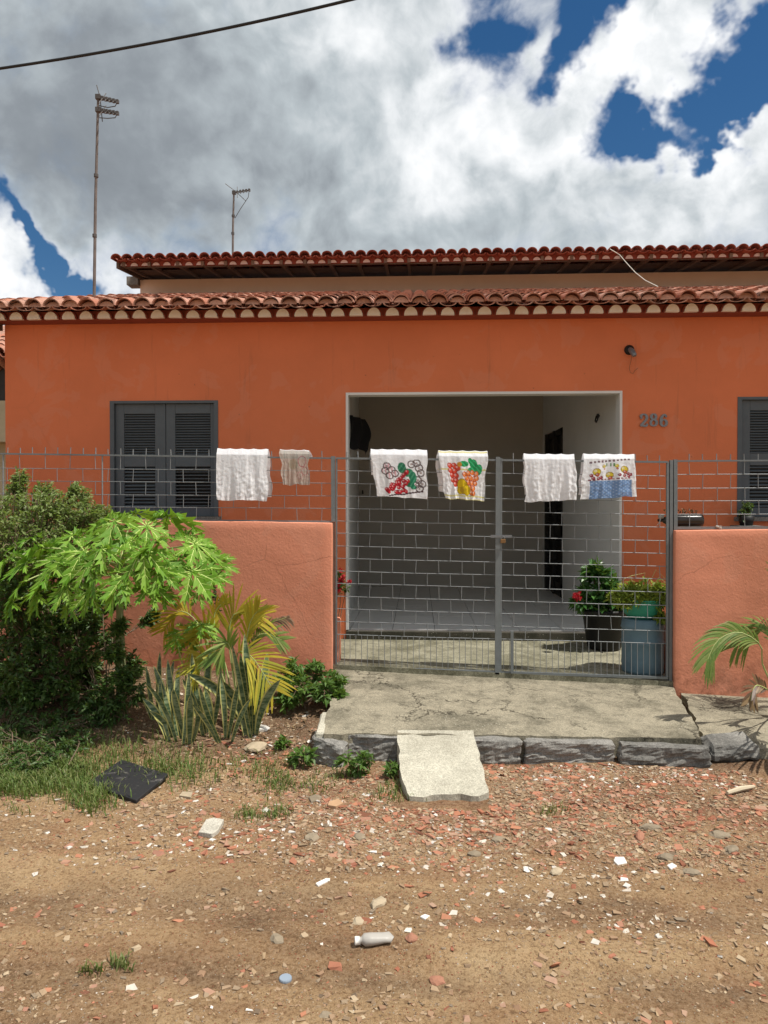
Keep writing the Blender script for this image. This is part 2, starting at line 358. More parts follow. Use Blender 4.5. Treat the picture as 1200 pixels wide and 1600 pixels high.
m_fw = mat_frag('white_rubble', [(0.60, 0.55, 0.47), (0.78, 0.76, 0.72), (0.50, 0.43, 0.34), (0.80, 0.78, 0.73), (0.55, 0.48, 0.38)], 0.7)

def mat_leaf(name, cols, trans=0.3, rough=0.5, ns=9):
    m, t = newmat(name); n = NT(t); p = n.pos(); r = n.rnd()
    col = n.ramp(r, [(i/(len(cols)-1), c) for i, c in enumerate(cols)])
    col = n.mix(n.m('MULTIPLY', n.noise(p, ns, 5, 0.6), 0.45), col, tuple(x*0.5 for x in cols[0]))
    tc = n.mix(0.5, col, (0.30, 0.42, 0.04))
    n.out(col, rough, n.bump(n.noise(p, 60, 3, 0.6), 0.25, 0.006), spec=0.4, trans=trans, tcol=tc)
    return m
m_pap = mat_leaf('papaya_leaf_green', [(0.10, 0.25, 0.015), (0.17, 0.37, 0.02), (0.27, 0.46, 0.045)], 0.36, 0.6)
m_vein = simple('pale_leaf_vein', (0.42, 0.52, 0.14), 0.6, 0.1)
m_bushl = mat_leaf('bush_leaf_green', [(0.13, 0.20, 0.045), (0.24, 0.32, 0.09), (0.36, 0.42, 0.18), (0.17, 0.26, 0.06)], 0.4)
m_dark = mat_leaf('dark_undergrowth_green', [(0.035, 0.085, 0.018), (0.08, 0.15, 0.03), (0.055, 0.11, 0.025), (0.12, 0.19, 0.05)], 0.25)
m_weed = mat_leaf('weed_green', [(0.07, 0.15, 0.025), (0.12, 0.21, 0.04), (0.09, 0.18, 0.03)], 0.3)
m_grass = mat_leaf('grass_green', [(0.09, 0.16, 0.03), (0.15, 0.22, 0.05), (0.26, 0.25, 0.10), (0.07, 0.13, 0.025)], 0.3)
m_ypalm = mat_leaf('yellow_palm_leaflet', [(0.60, 0.46, 0.03), (0.68, 0.56, 0.06), (0.42, 0.44, 0.05), (0.62, 0.42, 0.03)], 0.4)
m_gpalm = mat_leaf('green_palm_leaflet', [(0.10, 0.20, 0.035), (0.22, 0.30, 0.06), (0.16, 0.25, 0.04), (0.30, 0.33, 0.10)], 0.3)
m_fern = mat_leaf('lime_fern_leaf', [(0.22, 0.30, 0.03), (0.33, 0.38, 0.05), (0.17, 0.26, 0.03)], 0.3)
m_dry = mat_leaf('dry_brown_leaf', [(0.10, 0.05, 0.03), (0.20, 0.12, 0.06), (0.3, 0.2, 0.1)], 0.1)
def mat_snake():
    m, t = newmat('snake_plant_leaf'); n = NT(t); p = n.pos()
    at = n.n('ShaderNodeAttribute'); at.attribute_name = 'edge'
    mp = n.n('ShaderNodeMapping'); n.l(p, mp.inputs[0]); mp.inputs['Scale'].default_value = (14, 14, 60)
    b = n.ss(n.noise(mp.outputs[0], 1.0, 5, 0.6), 0.42, 0.58)
    col = n.mix(b, (0.05, 0.095, 0.04), (0.19, 0.235, 0.13))
    col = n.mix(n.ss(at.outputs['Fac'], 0.62, 0.8), col, (0.50, 0.47, 0.16))
    n.out(col, 0.45, None, spec=0.4, trans=0.06)
    return m
m_snake = mat_snake()
def mat_cloth(name, alpha=None):
    m, t = newmat(name); n = NT(t); p = n.pos()
    at = n.n('ShaderNodeAttribute'); at.attribute_name = 'Col'
    nrm = n.bump(n.noise(p, 38, 5, 0.6), 0.35, 0.012)
    n.out(at.outputs['Color'], 0.95, nrm, spec=0.05, trans=0.36, alpha=alpha)
    return m
m_cloth = mat_cloth('thin_white_cotton', 0.94)
m_sheer = mat_cloth('sheer_worn_cloth', 0.68)

# ------------------------------------------------------------------ object helpers
COL = S.collection; WO = {}
def mesh(name, v, f, mats, mi=None, smooth=False):
    me = bpy.data.meshes.new(name)
    me.from_pydata([tuple(x) for x in v], [], [tuple(x) for x in f])
    for m in (mats if isinstance(mats, (list, tuple)) else [mats]): me.materials.append(m)
    if mi is not None: me.polygons.foreach_set('material_index', mi)
    if smooth: me.polygons.foreach_set('use_smooth', [True]*len(me.polygons))
    me.update(); return me
def tagp(o, label=None, cat=None, group=None, kind=None):
    if label: o['label'] = label
    if cat: o['category'] = cat
    if group: o['group'] = group
    if kind: o['kind'] = kind
    return o
def ob(name, me, parent=None, loc=(0, 0, 0), rot=None, scale=None, **k):
    o = bpy.data.objects.new(name, me); COL.objects.link(o)
    base = WO[parent.name] if parent else Vector((0, 0, 0))
    o.location = Vector(loc)-base; WO[o.name] = Vector(loc)
    if parent: o.parent = parent
    if rot is not None: o.rotation_euler = rot
    if scale is not None: o.scale = scale
    return tagp(o, **k)
def thing(name, loc, label, cat, group=None):
    return ob(name, None, None, loc, label=label, cat=cat, group=group)

class MB:
    def __init__(s): s.v = []; s.f = []; s.mi = []; s.cur = 0
    def add(s, v, f):
        b = len(s.v); s.v += [tuple(x) for x in v]; s.f += [tuple(b+i for i in q) for q in f]; s.mi += [s.cur]*len(f); return s
    def box(s, x0, x1, y0, y1, z0, z1):
        return s.add([(x0, y0, z0), (x1, y0, z0), (x1, y1, z0), (x0, y1, z0), (x0, y0, z1), (x1, y0, z1), (x1, y1, z1), (x0, y1, z1)],
                     [(0, 3, 2, 1), (4, 5, 6, 7), (0, 1, 5, 4), (1, 2, 6, 5), (2, 3, 7, 6), (3, 0, 4, 7)])
    def quad(s, a, b, c, d): return s.add([a, b, c, d], [(0, 1, 2, 3)])
    def tube(s, pts, r, n=6, cap=True):
        pts = [Vector(p) for p in pts]; L = len(pts)
        rs = r if isinstance(r, (list, tuple)) else [r]*L
        vs = []; fs = []
        up = Vector((0, 0, 1))
        t0 = (pts[1]-pts[0]).normalized()
        if abs(t0.z) > 0.9: up = Vector((0, 1, 0))
        for i, p in enumerate(pts):
            t = (pts[min(i+1, L-1)]-pts[max(i-1, 0)]).normalized()
            a = t.cross(up); a = a.normalized() if a.length > 1e-5 else Vector((1, 0, 0)); b = a.cross(t).normalized(); up = b
            for k in range(n):
                an = 2*math.pi*k/n; vs.append(p+(a*math.cos(an)+b*math.sin(an))*rs[i])
        for i in range(L-1):
            for k in range(n):
                fs.append((i*n+k, i*n+(k+1) % n, (i+1)*n+(k+1) % n, (i+1)*n+k))
        if cap: fs += [tuple(range(n)), tuple(reversed(range((L-1)*n, L*n)))]
        return s.add(vs, fs)
    def lathe(s, prof, c, n=24):
        vs = []; fs = []; c = Vector(c)
        for (r, z) in prof:
            for k in range(n):
                an = 2*math.pi*k/n; vs.append((c.x+r*math.cos(an), c.y+r*math.sin(an), c.z+z))
        for i in range(len(prof)-1):
            for k in range(n): fs.append((i*n+k, i*n+(k+1) % n, (i+1)*n+(k+1) % n, (i+1)*n+k))
        return s.add(vs, fs)
    def bar(s, a, b, w, h):
        a = Vector(a); b = Vector(b); t = (b-a).normalized(); up = Vector((0, 0, 1)) if abs(t.z) < 0.9 else Vector((0, 1, 0))
        u = t.cross(up).normalized()*w/2; q = u.cross(t).normalized()*h/2
        v = [a-u-q, a+u-q, a+u+q, a-u+q, b-u-q, b+u-q, b+u+q, b-u+q]
        return s.add(v, [(0, 3, 2, 1), (4, 5, 6, 7), (0, 1, 5, 4), (1, 2, 6, 5), (2, 3, 7, 6), (3, 0, 4, 7)])
    def me(s, name, mats, smooth=False): return mesh(name, s.v, s.f, mats, s.mi, smooth)
def bevel_mesh(me, w=0.004, seg=2, ang=30):
    bm = bmesh.new(); bm.from_mesh(me)
    bmesh.ops.remove_doubles(bm, verts=bm.verts, dist=1e-5)
    es = [e for e in bm.edges if len(e.link_faces) == 2 and e.calc_face_angle(0) > R(ang)]
    bmesh.ops.bevel(bm, geom=es, offset=w, segments=seg, affect='EDGES', profile=0.5)
    bm.to_mesh(me); bm.free(); return me

# ------------------------------------------------------------------ levels
YH, YF, YK = 7.83, 6.30, 4.90        # house wall, garden wall, kerb front
ZP = 0.37                            # porch floor
def sm(a, b, x):
    t = max(0.0, min(1.0, (x-a)/(b-a))); return t*t*(3-2*t)
def slabz(x, y):
    t = max(0.0, min(1.0, (y-YK)/(YF-YK)))
    return (0.178-0.020*x)*(1-t)+(0.255-0.040*x)*t
def yardz(x, y):
    t = max(0.0, min(1.0, (y-YF)/(YH-YF)))
    xx = max(-1.2, min(2.8, x))
    return (0.296-0.040*xx)*(1-t)+0.272*t
def groundz(x, y):
    xx = max(-6.0, min(6.0, x))
    b = (0.21-0.028*xx)*sm(4.75, 6.35, y)
    b += 0.03*sm(-0.8, -2.2, x)*sm(4.3, 5.0, y)
    b -= 0.085*sm(1.7, 2.15, x)*sm(4.95, 5.3, y)
    rut = -0.022*math.exp(-((y-3.15-0.06*math.sin(x*1.3))/0.22)**2) - 0.018*math.exp(-((y-2.62-0.05*math.sin(x*0.9+1))/0.13)**2) + 0.012*math.exp(-((y-2.9)/0.12)**2)
    if y > 6.45: b = min(b, 0.16)
    k = 1.0 if abs(x) < 8 and y < 8 else 0.3
    nz = 0.022*mnoise.noise(Vector((x*1.7, y*1.7, 0.3)))+0.010*mnoise.noise(Vector((x*6, y*6, 4)))+0.005*mnoise.noise(Vector((x*17, y*17, 9)))
    return b+rut+nz*k

# ------------------------------------------------------------------ ground sheet
def axis(a, b, step, far, g=1.35):
    c = list(np.arange(a, b, step)); s = step; x = c[-1]
    while x < far: s *= g; x += s; c.append(x)
    s = step; x = c[0]; pre = []
    while x > -far: s *= g; x -= s; pre.append(x)
    return pre[::-1]+c
xs = axis(-3.6, 3.6, 0.028, 900); ys = axis(2.0, 6.4, 0.028, 900)
gv = [(x, y, groundz(x, y)) for y in ys for x in xs]; nx = len(xs)
gf = [(j*nx+i, j*nx+i+1, (j+1)*nx+i+1, (j+1)*nx+i) for j in range(len(ys)-1) for i in range(nx-1)]
ob('ground', mesh('ground', gv, gf, m_ground, None, True), kind='structure', label='sandy dirt road and verge littered with rubble')

# ------------------------------------------------------------------ slabs
def slab_poly(name, pts, zf, thick, mat, rag=0.012, step=0.045, tilt=None, zb=None):
    out = []
    for i, a in enumerate(pts):
        b = pts[(i+1) % len(pts)]; a = Vector((a[0], a[1])); b = Vector((b[0], b[1])); n = max(1, int((b-a).length/step))
        for k in range(n):
            q = a.lerp(b, k/n); w = rag*(0 if k == 0 else 1)
            q = q+Vector((mnoise.noise(Vector((q.x*9, q.y*9, 1))), mnoise.noise(Vector((q.x*9, q.y*9, 7)))))*w*2.0
            out.append(q)
    bm = bmesh.new()
    top = [bm.verts.new((q.x, q.y, zf(q.x, q.y)+0.004*mnoise.noise(Vector((q.x*8, q.y*8, 2))))) for q in out]
    f = bm.faces.new(top)
    if f.normal.z < 0: f.normal_flip()
    f.normal_update()
    if f.normal.z < 0:
        bmesh.ops.reverse_faces(bm, faces=[f])
    bot = []
    for v in top:
        bot.append(bm.verts.new((v.co.x, v.co.y, v.co.z-thick)))
    n = len(top)
    for i in range(n): bm.faces.new((top[i], top[(i+1) % n], bot[(i+1) % n], bot[i]))
    bmesh.ops.recalc_face_normals(bm, faces=bm.faces)
    bmesh.ops.triangulate(bm, faces=[x for x in bm.faces if len(x.verts) > 4])
    me = bpy.data.meshes.new(name); bm.to_mesh(me); bm.free(); me.materials.append(mat); return me
def pix(lst, zf): return [PF(a, b, zf) for a, b in lst]
pts = [(P(521, 1049, YF+0.10).x, YF+0.10), (P(1049, 1070, YF+0.10).x, YF+0.10)]
sp = pix([(1056, 1082), (1072, 1110), (1090, 1138), (1096, 1154)], slabz)
pts += [(p.x, p.y) for p in sp]
pts += [(p.x, p.y) for p in pix([(960, 1152), (818, 1150), (740, 1148), (622, 1147), (545, 1146), (506, 1147), (509, 1118), (522, 1085)], slabz)]
t = thing('driveway', (0.6, 5.6, 0.2), 'cracked concrete driveway slab between the gate and the kerb stones', 'driveway')
ob('slab', slab_poly('slab', pts, slabz, 0.20, m_conc), t)
# right slab under the palm
def rz(x, y): return slabz(x, y)-0.045-0.03*sm(6.2, 5.0, y)
rp = [(p.x, p.y) for p in pix([(1062, 1078), (1075, 1100), (1092, 1136), (1108, 1165), (1150, 1172), (1190, 1170)], rz)]
rp = rp + [(3.35, 5.0), (4.4, 5.05), (4.4, YF+0.02)] + [(2.22, YF+0.02)]
ob('pavement', slab_poly('pavement', rp, rz, 0.10, m_conc, 0.02), kind='structure', label='broken grey pavement slab in the shadow of the palm')
# ramp
def rampz(x, y):
    t = (y-4.14)/(4.95-4.14); return 0.020+(slabz(x, YK)+0.004-0.020)*max(0, min(1.1, t))
rp = [(p.x, p.y) for p in pix([(621, 1141), (740, 1141), (748, 1185), (764, 1238), (748, 1244), (720, 1240), (690, 1241), (662, 1246), (640, 1244), (628, 1216), (623, 1180)], rampz)]
t = thing('concrete_ramp', (0.0, 4.5, 0.0), 'pale concrete ramp sloping from the driveway down to the dirt road', 'ramp')
ob('ramp_slab', slab_poly('ramp', rp, rampz, 0.14, m_ramp, 0.009), t)
# yard between gate and porch: base sheet
me = MB()
ny = 12; xa = [-5.2+0.35*i for i in range(35)]
vv = [(x, YF+0.04+(YH-YF-0.04)*j/ny, yardz(x, YF+0.04+(YH-YF-0.04)*j/ny)) for j in range(ny+1) for x in xa]
ff = [(j*35+i, j*35+i+1, (j+1)*35+i+1, (j+1)*35+i) for j in range(ny) for i in range(34)]
me.add(vv, ff)
fr = [(x, YF+0.04, yardz(x, YF)) for x in xa]+[(x, YF+0.04, yardz(x, YF)-0.15) for x in xa]
me.add(fr, [(i+35, i+36, i+1, i) for i in range(34)])
ob('yard_floor', me.me('yard', m_yard), kind='structure', label='mossy concrete yard between gate and porch step')

# ------------------------------------------------------------------ kerb stones
def rough_block(name, corners_bottom, h, mat, cuts=10, amp=0.022, bev=0.010, seed=0):
    # corners_bottom: 4 (x,y,ztop) ; extruded down by h
    bm = bmesh.new()
    tv = [bm.verts.new(c) for c in corners_bottom]; bv = [bm.verts.new((c[0], c[1], c[2]-h)) for c in corners_bottom]
    bm.faces.new(tv); bm.faces.new(bv[::-1])
    for i in range(4): bm.faces.new((bv[i], bv[(i+1) % 4], tv[(i+1) % 4], tv[i]))
    bmesh.ops.recalc_face_normals(bm, faces=bm.faces)
    bmesh.ops.bevel(bm, geom=list(bm.edges), offset=bev, segments=1, affect='EDGES')
    L = max((Vector(corners_bottom[0])-Vector(corners_bottom[1])).length, 0.1)
    for _ in range(4):
        es = [e for e in bm.edges if e.calc_length() > 0.022]
        if not es: break
        bmesh.ops.subdivide_edges(bm, edges=es, cuts=1, use_grid_fill=True)
    bmesh.ops.triangulate(bm, faces=[f for f in bm.faces if len(f.verts) > 4])
    bm.normal_update()
    for v in bm.verts:
        q = v.co*11+Vector((seed, 0, 0)); d = mnoise.noise(Vector((q.x*0.8, q.y, q.z*1.8)))*amp+mnoise.noise(Vector((v.co.x*24, v.co.y*30, v.co.z*52+seed)))*amp*0.6
        k = 1.0 if v.normal.z < 0.7 else 0.35
        v.co += v.normal*d*k
    me = bpy.data.meshes.new(name); bm.to_mesh(me); bm.free(); me.materials.append(mat); return me
kz = lambda x: slabz(x, YK)+0.002
ks = [(541, 622, 0.0, 0.10, 'grey granite kerb stone just left of the concrete ramp'),
      (739, 815, 0.0, 0.10, 'short granite kerb stone touching the right side of the ramp'),
      (819, 957, 0.0, 0.10, 'longest granite kerb stone with pale top, in the middle of the driveway edge'),
      (961, 1096, 0.0, 0.10, 'granite kerb stone at the right corner of the driveway')]
for i, (a, b, dy, w, lab) in enumerate(ks):
    A = PF(a, 1150, lambda x, y: kz(x)); B = PF(b, 1153, lambda x, y: kz(x))
    y0 = 4.872+0.008*((i*7) % 3); z = -0.012
    c = [(A.x, y0, kz(A.x)+z), (B.x, y0+0.006, kz(B.x)+z-0.004*(i % 2)), (B.x-0.004, y0+0.085, kz(B.x)+z), (A.x+0.002, y0+0.085, kz(A.x)+z)]
    ob('kerb_stone', rough_block('kerb', c, 0.24, m_kerb, seed=i*13), label=lab, cat='kerb stone', group='granite kerb stones along the driveway')
a = PF(488, 1150, lambda x, y: 0.17); b = PF(534, 1166, lambda x, y: 0.13)
c = [(a.x, a.y-0.01, 0.165), (b.x, b.y-0.03, 0.125), (b.x+0.03, b.y+0.06, 0.14), (a.x+0.02, a.y+0.10, 0.19)]
ob('kerb_stone', rough_block('kerb', c, 0.24, m_kerb, seed=77), label='tilted dark granite block broken off at the left front corner of the driveway', cat='kerb stone', group='granite kerb stones along the driveway')
a = PF(492, 1146, lambda x, y: 0.19); b = PF(504, 1114, lambda x, y: 0.2)
c = [(a.x, a.y, 0.195), (a.x+0.065, a.y, 0.195), (b.x+0.05, b.y, 0.21), (b.x-0.005, b.y, 0.21)]
ob('kerb_stone', rough_block('kerb', c, 0.22, m_ramp, seed=31, amp=0.006), label='narrow pale kerb stone running back along the left driveway edge', cat='kerb stone')
a = PF(512, 1150, lambda x, y: 0.17)
c = [(a.x-0.01, a.y, 0.155), (a.x+0.105, a.y-0.02, 0.135), (a.x+0.10, a.y+0.13, 0.172), (a.x-0.005, a.y+0.12, 0.18)]
ob('concrete_chunk', rough_block('chunk', c, 0.12, m_conc, seed=5, amp=0.010, bev=0.03), label='rounded broken concrete chunk at the left driveway corner behind the tilted block', cat='chunk')
a = PF(1108, 1168, lambda x, y: 0.1); b = PF(1188, 1168, lambda x, y: 0.1)
c = [(a.x, a.y-0.02, 0.105), (b.x, b.y, 0.115), (b.x+0.02, b.y+0.28, 0.135), (a.x+0.03, a.y+0.24, 0.125)]
ob('concrete_chunk', rough_block('chunk', c, 0.11, m_kerb, seed=55, amp=0.022, bev=0.03), label='rough broken concrete lump under the palm at the right edge', cat='chunk')

# ------------------------------------------------------------------ house
house = thing('house', (1.0, YH, 0.2), 'orange painted single storey house with a porch opening and terracotta eaves', 'house')
def wall_holes(x0, x1, z0, z1, holes, y0, y1):
    """front face at y0, back at y1; holes (xa,xb,za,zb)"""
    mb = MB()
    X = sorted({x0, x1}|{h[0] for h in holes}|{h[1] for h in holes}); Z = sorted({z0, z1}|{h[2] for h in holes}|{h[3] for h in holes})
    for i in range(len(X)-1):
        for j in range(len(Z)-1):
            cx, cz = (X[i]+X[i+1])/2, (Z[j]+Z[j+1])/2
            if any(h[0] < cx < h[1] and h[2] < cz < h[3] for h in holes): continue
            mb.quad((X[i], y0, Z[j]), (X[i+1], y0, Z[j]), (X[i+1], y0, Z[j+1]), (X[i], y0, Z[j+1]))
            mb.quad((X[i+1], y1, Z[j]), (X[i], y1, Z[j]), (X[i], y1, Z[j+1]), (X[i+1], y1, Z[j+1]))
    for (a, b, c, d) in holes:
        mb.quad((a, y0, c), (a, y0, d), (a, y1, d), (a, y1, c)); mb.quad((b, y0, d), (b, y0, c), (b, y1, c), (b, y1, d))
        mb.quad((a, y0, d), (b, y0, d), (b, y1, d), (a, y1, d)); mb.quad((a, y1, c), (b, y1, c), (b, y0, c), (a, y0, c))
    mb.quad((x0, y1, z0), (x0, y0, z0), (x0, y0, z1), (x0, y1, z1)); mb.quad((x1, y0, z0), (x1, y1, z0), (x1, y1, z1), (x1, y0, z1))
    mb.quad((x0, y0, z1), (x1, y0, z1), (x1, y1, z1), (x0, y1, z1))
    return mb
HX0 = P(8, 600, YH).x; HX1 = 6.6; ZT = P(653, 491, YH).z; ZB = 0.05
oa, ob_ = P(541, 800, YH).x, P(971, 800, YH).x; ot = P(700, 613, YH).z
w1 = (P(172, 700, YH).x, P(341, 700, YH).x, P(260, 811, YH).z, P(260, 626, YH).z)
wx = P(1152, 700, YH).x; w2 = (wx, wx+w1[1]-w1[0], w1[2], w1[3])
OPEN = (oa, ob_, ZP-0.5, ot)
mb = wall_holes(HX0, HX1, -0.2, ZT, [(oa, ob_, -0.199, ot), w1, w2], YH, YH+0.14)
ob('wall', mb.me('front_wall', m_wall), house)
mb = MB(); mb.box(HX0, HX0+0.14, YH+0.142, 13.4, -0.2, ZT); mb.box(HX1-0.14, HX1, YH+0.142, 13.4, -0.2, ZT)
ob('wall', mb.me('side_walls', m_wall), house)
# opening trim (thin pale plaster edge)
mb = MB(); e = 0.022
mb.box(oa-0.004, oa+e, YH-0.004, YH+0.15, ZP, ot+0.004); mb.box(ob_-e, ob_+0.004, YH-0.004, YH+0.15, ZP, ot+0.004)
mb.box(oa+e, ob_-e, YH-0.004, YH+0.15, ot-e, ot+0.004)
ob('opening_trim', mb.me('trim', m_white), house)
# porch interior
YB = 11.9; YI = YH+0.142
lx0, lx1 = oa-0.02, P(561, 900, YB).x; rx0, rx1 = ob_+0.02, P(848, 800, YB).x
ZC = ZT-0.02
mb = MB()
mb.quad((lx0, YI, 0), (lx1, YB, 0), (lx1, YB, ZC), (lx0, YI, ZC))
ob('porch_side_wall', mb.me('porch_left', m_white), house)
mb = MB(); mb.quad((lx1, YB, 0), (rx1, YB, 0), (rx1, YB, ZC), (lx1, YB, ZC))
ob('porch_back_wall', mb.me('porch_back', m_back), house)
mb = MB(); mb.quad((oa-0.3, YI, ot-0.0), (ob_+0.3, YI, ot), (ob_+0.3, YI, ZC), (oa-0.3, YI, ZC))
ob('porch_lintel_wall', mb.me('porch_lintel', m_white), house)
# right wall with door opening
def rwx(y): return rx0+(rx1-rx0)*(y-YI)/(YB-YI)
dy0, dy1, dzt = 10.55, 11.72, P(881, 668, 10.6).z
mb = MB()
for (ya, yb, za, zb) in ((YI, dy0, 0, ZC), (dy0, dy1, dzt, ZC), (dy1, YB, 0, ZC)):
    mb.quad((rwx(yb), yb, za), (rwx(ya), ya, za), (rwx(ya), ya, zb), (rwx(yb), yb, zb))
ob('porch_side_wall', mb.me('porch_right', m_white), house)
mb = MB(); mb.quad((lx0-0.3, YI, ZC), (rx0+0.3, YI, ZC), (rx0+0.3, YB, ZC), (lx0-0.3, YB, ZC))
ob('ceiling', mb.me('porch_ceiling', m_white), house)
# door in right wall
mb = MB()
def dv(y, z, d=0.0): return (rwx(y)+0.05+d, y, z)
mb.quad(dv(dy1, ZP), dv(dy0, ZP), dv(dy0, dzt), dv(dy1, dzt))
for (ya, yb, za, zb) in ((dy0, dy0+0.09, ZP, dzt), (dy1-0.09, dy1, ZP, dzt), (dy0, dy1, dzt-0.09, dzt), ((dy0+dy1)/2-0.05, (dy0+dy1)/2+0.05, ZP, dzt), (dy0, dy1, ZP, ZP+0.2), (dy0, dy1, 1.25, 1.4)):
    mb.box(rwx(ya)-0.012, rwx(ya)+0.055, ya, yb, za, zb)
door = ob('door', mb.me('door', m_door), house, label='dark louvred double door in the porch side wall')
slat = MB().box(-0.012, 0.012, -0.22, 0.22, -0.004, 0.004).me('door_slat', m_door)
for k in range(2):
    yc = dy0+0.31+k*0.55
    for j in range(26):
        z = 0.66+j*0.07
        if 1.2 < z < 1.42 or z > dzt-0.12: continue
        ob('slat', slat, door, (rwx(yc)+0.02, yc, z), (0, R(35), 0))
# floor base and tiles
mb = MB(); mb.box(oa-0.25, ob_+0.25, YH+0.002, YB, 0.0, ZP-0.010); ob('porch_base', mb.me('porch_base', m_grout), house)
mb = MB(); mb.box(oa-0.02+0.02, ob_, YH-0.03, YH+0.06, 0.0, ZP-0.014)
ob('porch_step', mb.me('step', mat_concrete('shaded_step_concrete', (0.10, 0.09, 0.07), (0.05, 0.05, 0.035), 0.6, False)), house)  # step face coloured dark to carry its shade
ts = 0.452; nxt = 8; tile = MB().box(0.003, ts-0.003, 0.003, ts-0.003, -0.011, 0).me('floor_tile', m_tilefl)
x_first = P(613, 988, 7.83).x-2*ts
for i in range(nxt):
    for j in range(9):
        x = x_first+i*ts; y = YH+0.062+j*ts
        if x > rwx(y)-0.02 or x+ts < lx0-0.05: continue
        ob('floor_tile', tile, house, (x, y, ZP+0.001+0.001*random.random()))
# ------------- roof tiles
def tile_mesh(name, mat, L=0.48, r0=0.088, r1=0.074, th=0.012, seg=9, arc=math.pi):
    """half pipe, arch up, mouth at y=0 facing -y, running +y"""
    mb = MB(); vs = []
    for (y, r) in ((0, r0), (L, r1)):
        for rr in (r, r-th):
            for k in range(seg+1):
                a = (math.pi-arc)/2+arc*k/seg; vs.append((-rr*math.cos(a), y, rr*math.sin(a)))
    n = seg+1; fs = []
    for k in range(seg):
        fs.append((k, k+1, 2*n+k+1, 2*n+k)); fs.append((n+k+1, n+k, 3*n+k, 3*n+k+1))
        fs.append((n+k, n+k+1, k+1, k)); fs.append((2*n+k, 2*n+k+1, 3*n+k+1, 3*n+k))
    fs += [(0, 2*n, 3*n, n), (n-1, 2*n-1, 4*n-1, 3*n-1)]
    return mesh(name, vs, fs, mat, None, False)
def tile_variants(mat, tag):
    return [tile_mesh(tag, mat, 0.47+0.01*k, 0.086+0.002*k, 0.074, 0.013-0.001*(k % 2)) for k in range(3)]
def roof(parent, x0, x1, yf, zf, slope, ylast, pitch, mat, phase, rows_parts=1, jit=1.0):
    tv = tile_variants(mat, 'roof_tile'); n = int((x1-x0)/pitch)
    ang = math.atan(slope); step = 0.40
    nrows = int((ylast-yf)/math.cos(ang)/step)
    base_v = [np.array([v.co for v in t.vertices]) for t in tv]; base_f = [[tuple(p.vertices) for p in t.polygons] for t in tv]
    V = []; F = []; off = 0
    for j in range(nrows):
        for i in range(n):
            for cover in (True, False):
                x = x0+phase+i*pitch+(0 if cover else pitch/2)
                d = j*step+random.uniform(-0.02, 0.02)*jit+(0 if cover else -0.015)
                y = yf+d*math.cos(ang); z = zf+d*math.sin(ang)+(0.004 if cover else -0.004)+random.uniform(-0.004, 0.004)*jit+(0.02 if j else 0.0)*0
                rx = ang-0.035+random.uniform(-0.02, 0.02)*jit; rzz = random.uniform(-0.03, 0.03)*jit; ry = random.uniform(-0.06, 0.06)*jit
                k = random.randrange(3)
                if cover: rot = Matrix.Rotation(rzz, 4, 'Z') @ Matrix.Rotation(rx, 4, 'X') @ Matrix.Rotation(ry*1.6, 4, 'Y') @ Matrix.Diagonal((random.uniform(.96, 1.06), 1, random.uniform(.80, .92), 1))
                else: rot = Matrix.Rotation(rzz, 4, 'Z') @ Matrix.Rotation(rx, 4, 'X') @ Matrix.Rotation(math.pi+ry, 4, 'Y') @ Matrix.Diagonal((1, 1, 0.42, 1))
                sc = (1, 1, 1.0)
                if j < rows_parts:
                    o = ob('roof_tile', tv[k], parent, (x, y, z)); o.matrix_local = Matrix.Translation(Vector((x, y, z))-WO[parent.name]) @ rot
                else:
                    m = np.array(rot.to_3x3()); v = base_v[k] @ m.T+np.array((x, y, z)); V.append(v); F += [tuple(q+off for q in f) for f in base_f[k]]; off += len(v)
    if V:
        o = ob('roof_tile_field', mesh('tile_field', np.vstack(V), F, mat), parent); o['kind'] = 'stuff'
YE = 7.43; ZE = P(653, 458, YE).z-0.088; SL = 0.295; PT = 0.1885
rfx = HX0-0.75
# align covers: one at photo px 656
x656 = P(656, 470, YE).x; ph = (x656-rfx) % PT
roof(house, rfx, HX1+0.4, YE, ZE, SL, 13.35, PT, m_tile, ph)
mf = MB(); nn_ = 8; vs = [(0.074*math.cos(math.pi*k/nn_), 0, 0.064*math.sin(math.pi*k/nn_)) for k in range(nn_+1)]
mf.add(vs+[(v[0], 0.05, v[2]) for v in vs], [tuple(range(nn_+1))[::-1]]+[(k, k+1, nn_+2+k, nn_+1+k) for k in range(nn_)])
mf = mf.me('mouth_mortar', simple('pink_stained_mortar', (0.50, 0.27, 0.19), 0.95, 0.4, 28, 0.5, 70))
for i in range(int((HX1+0.4-rfx)/PT)):
    ob('mouth_mortar', mf, house, (rfx+ph+i*PT+random.uniform(-.004, .004), YE+0.016+random.uniform(0, .02), ZE+0.002), (random.uniform(-.5, -.15), random.uniform(-.08, .08), 0), (1, 1, random.uniform(.86, 1.02)))
# sheet added below the tiles to block light leaking through their gaps
mb = MB(); k0 = 7.80; 
def dk(y): return ZE-0.075+SL*(y-YE)
mb.add([(rfx, k0, dk(k0)), (HX1+0.4, k0, dk(k0)), (HX1+0.4, 13.4, dk(13.4)), (rfx, 13.4, dk(13.4)),
        (rfx, k0, dk(k0)-0.03), (HX1+0.4, k0, dk(k0)-0.03), (HX1+0.4, 13.4, dk(13.4)-0.03), (rfx, 13.4, dk(13.4)-0.03)],
       [(0, 1, 2, 3), (7, 6, 5, 4), (4, 5, 1, 0), (6, 7, 3, 2), (5, 6, 2, 1), (7, 4, 0, 3)])
ob('under_tile_sheet', mb.me('under_tile_sheet', m_wood), house)
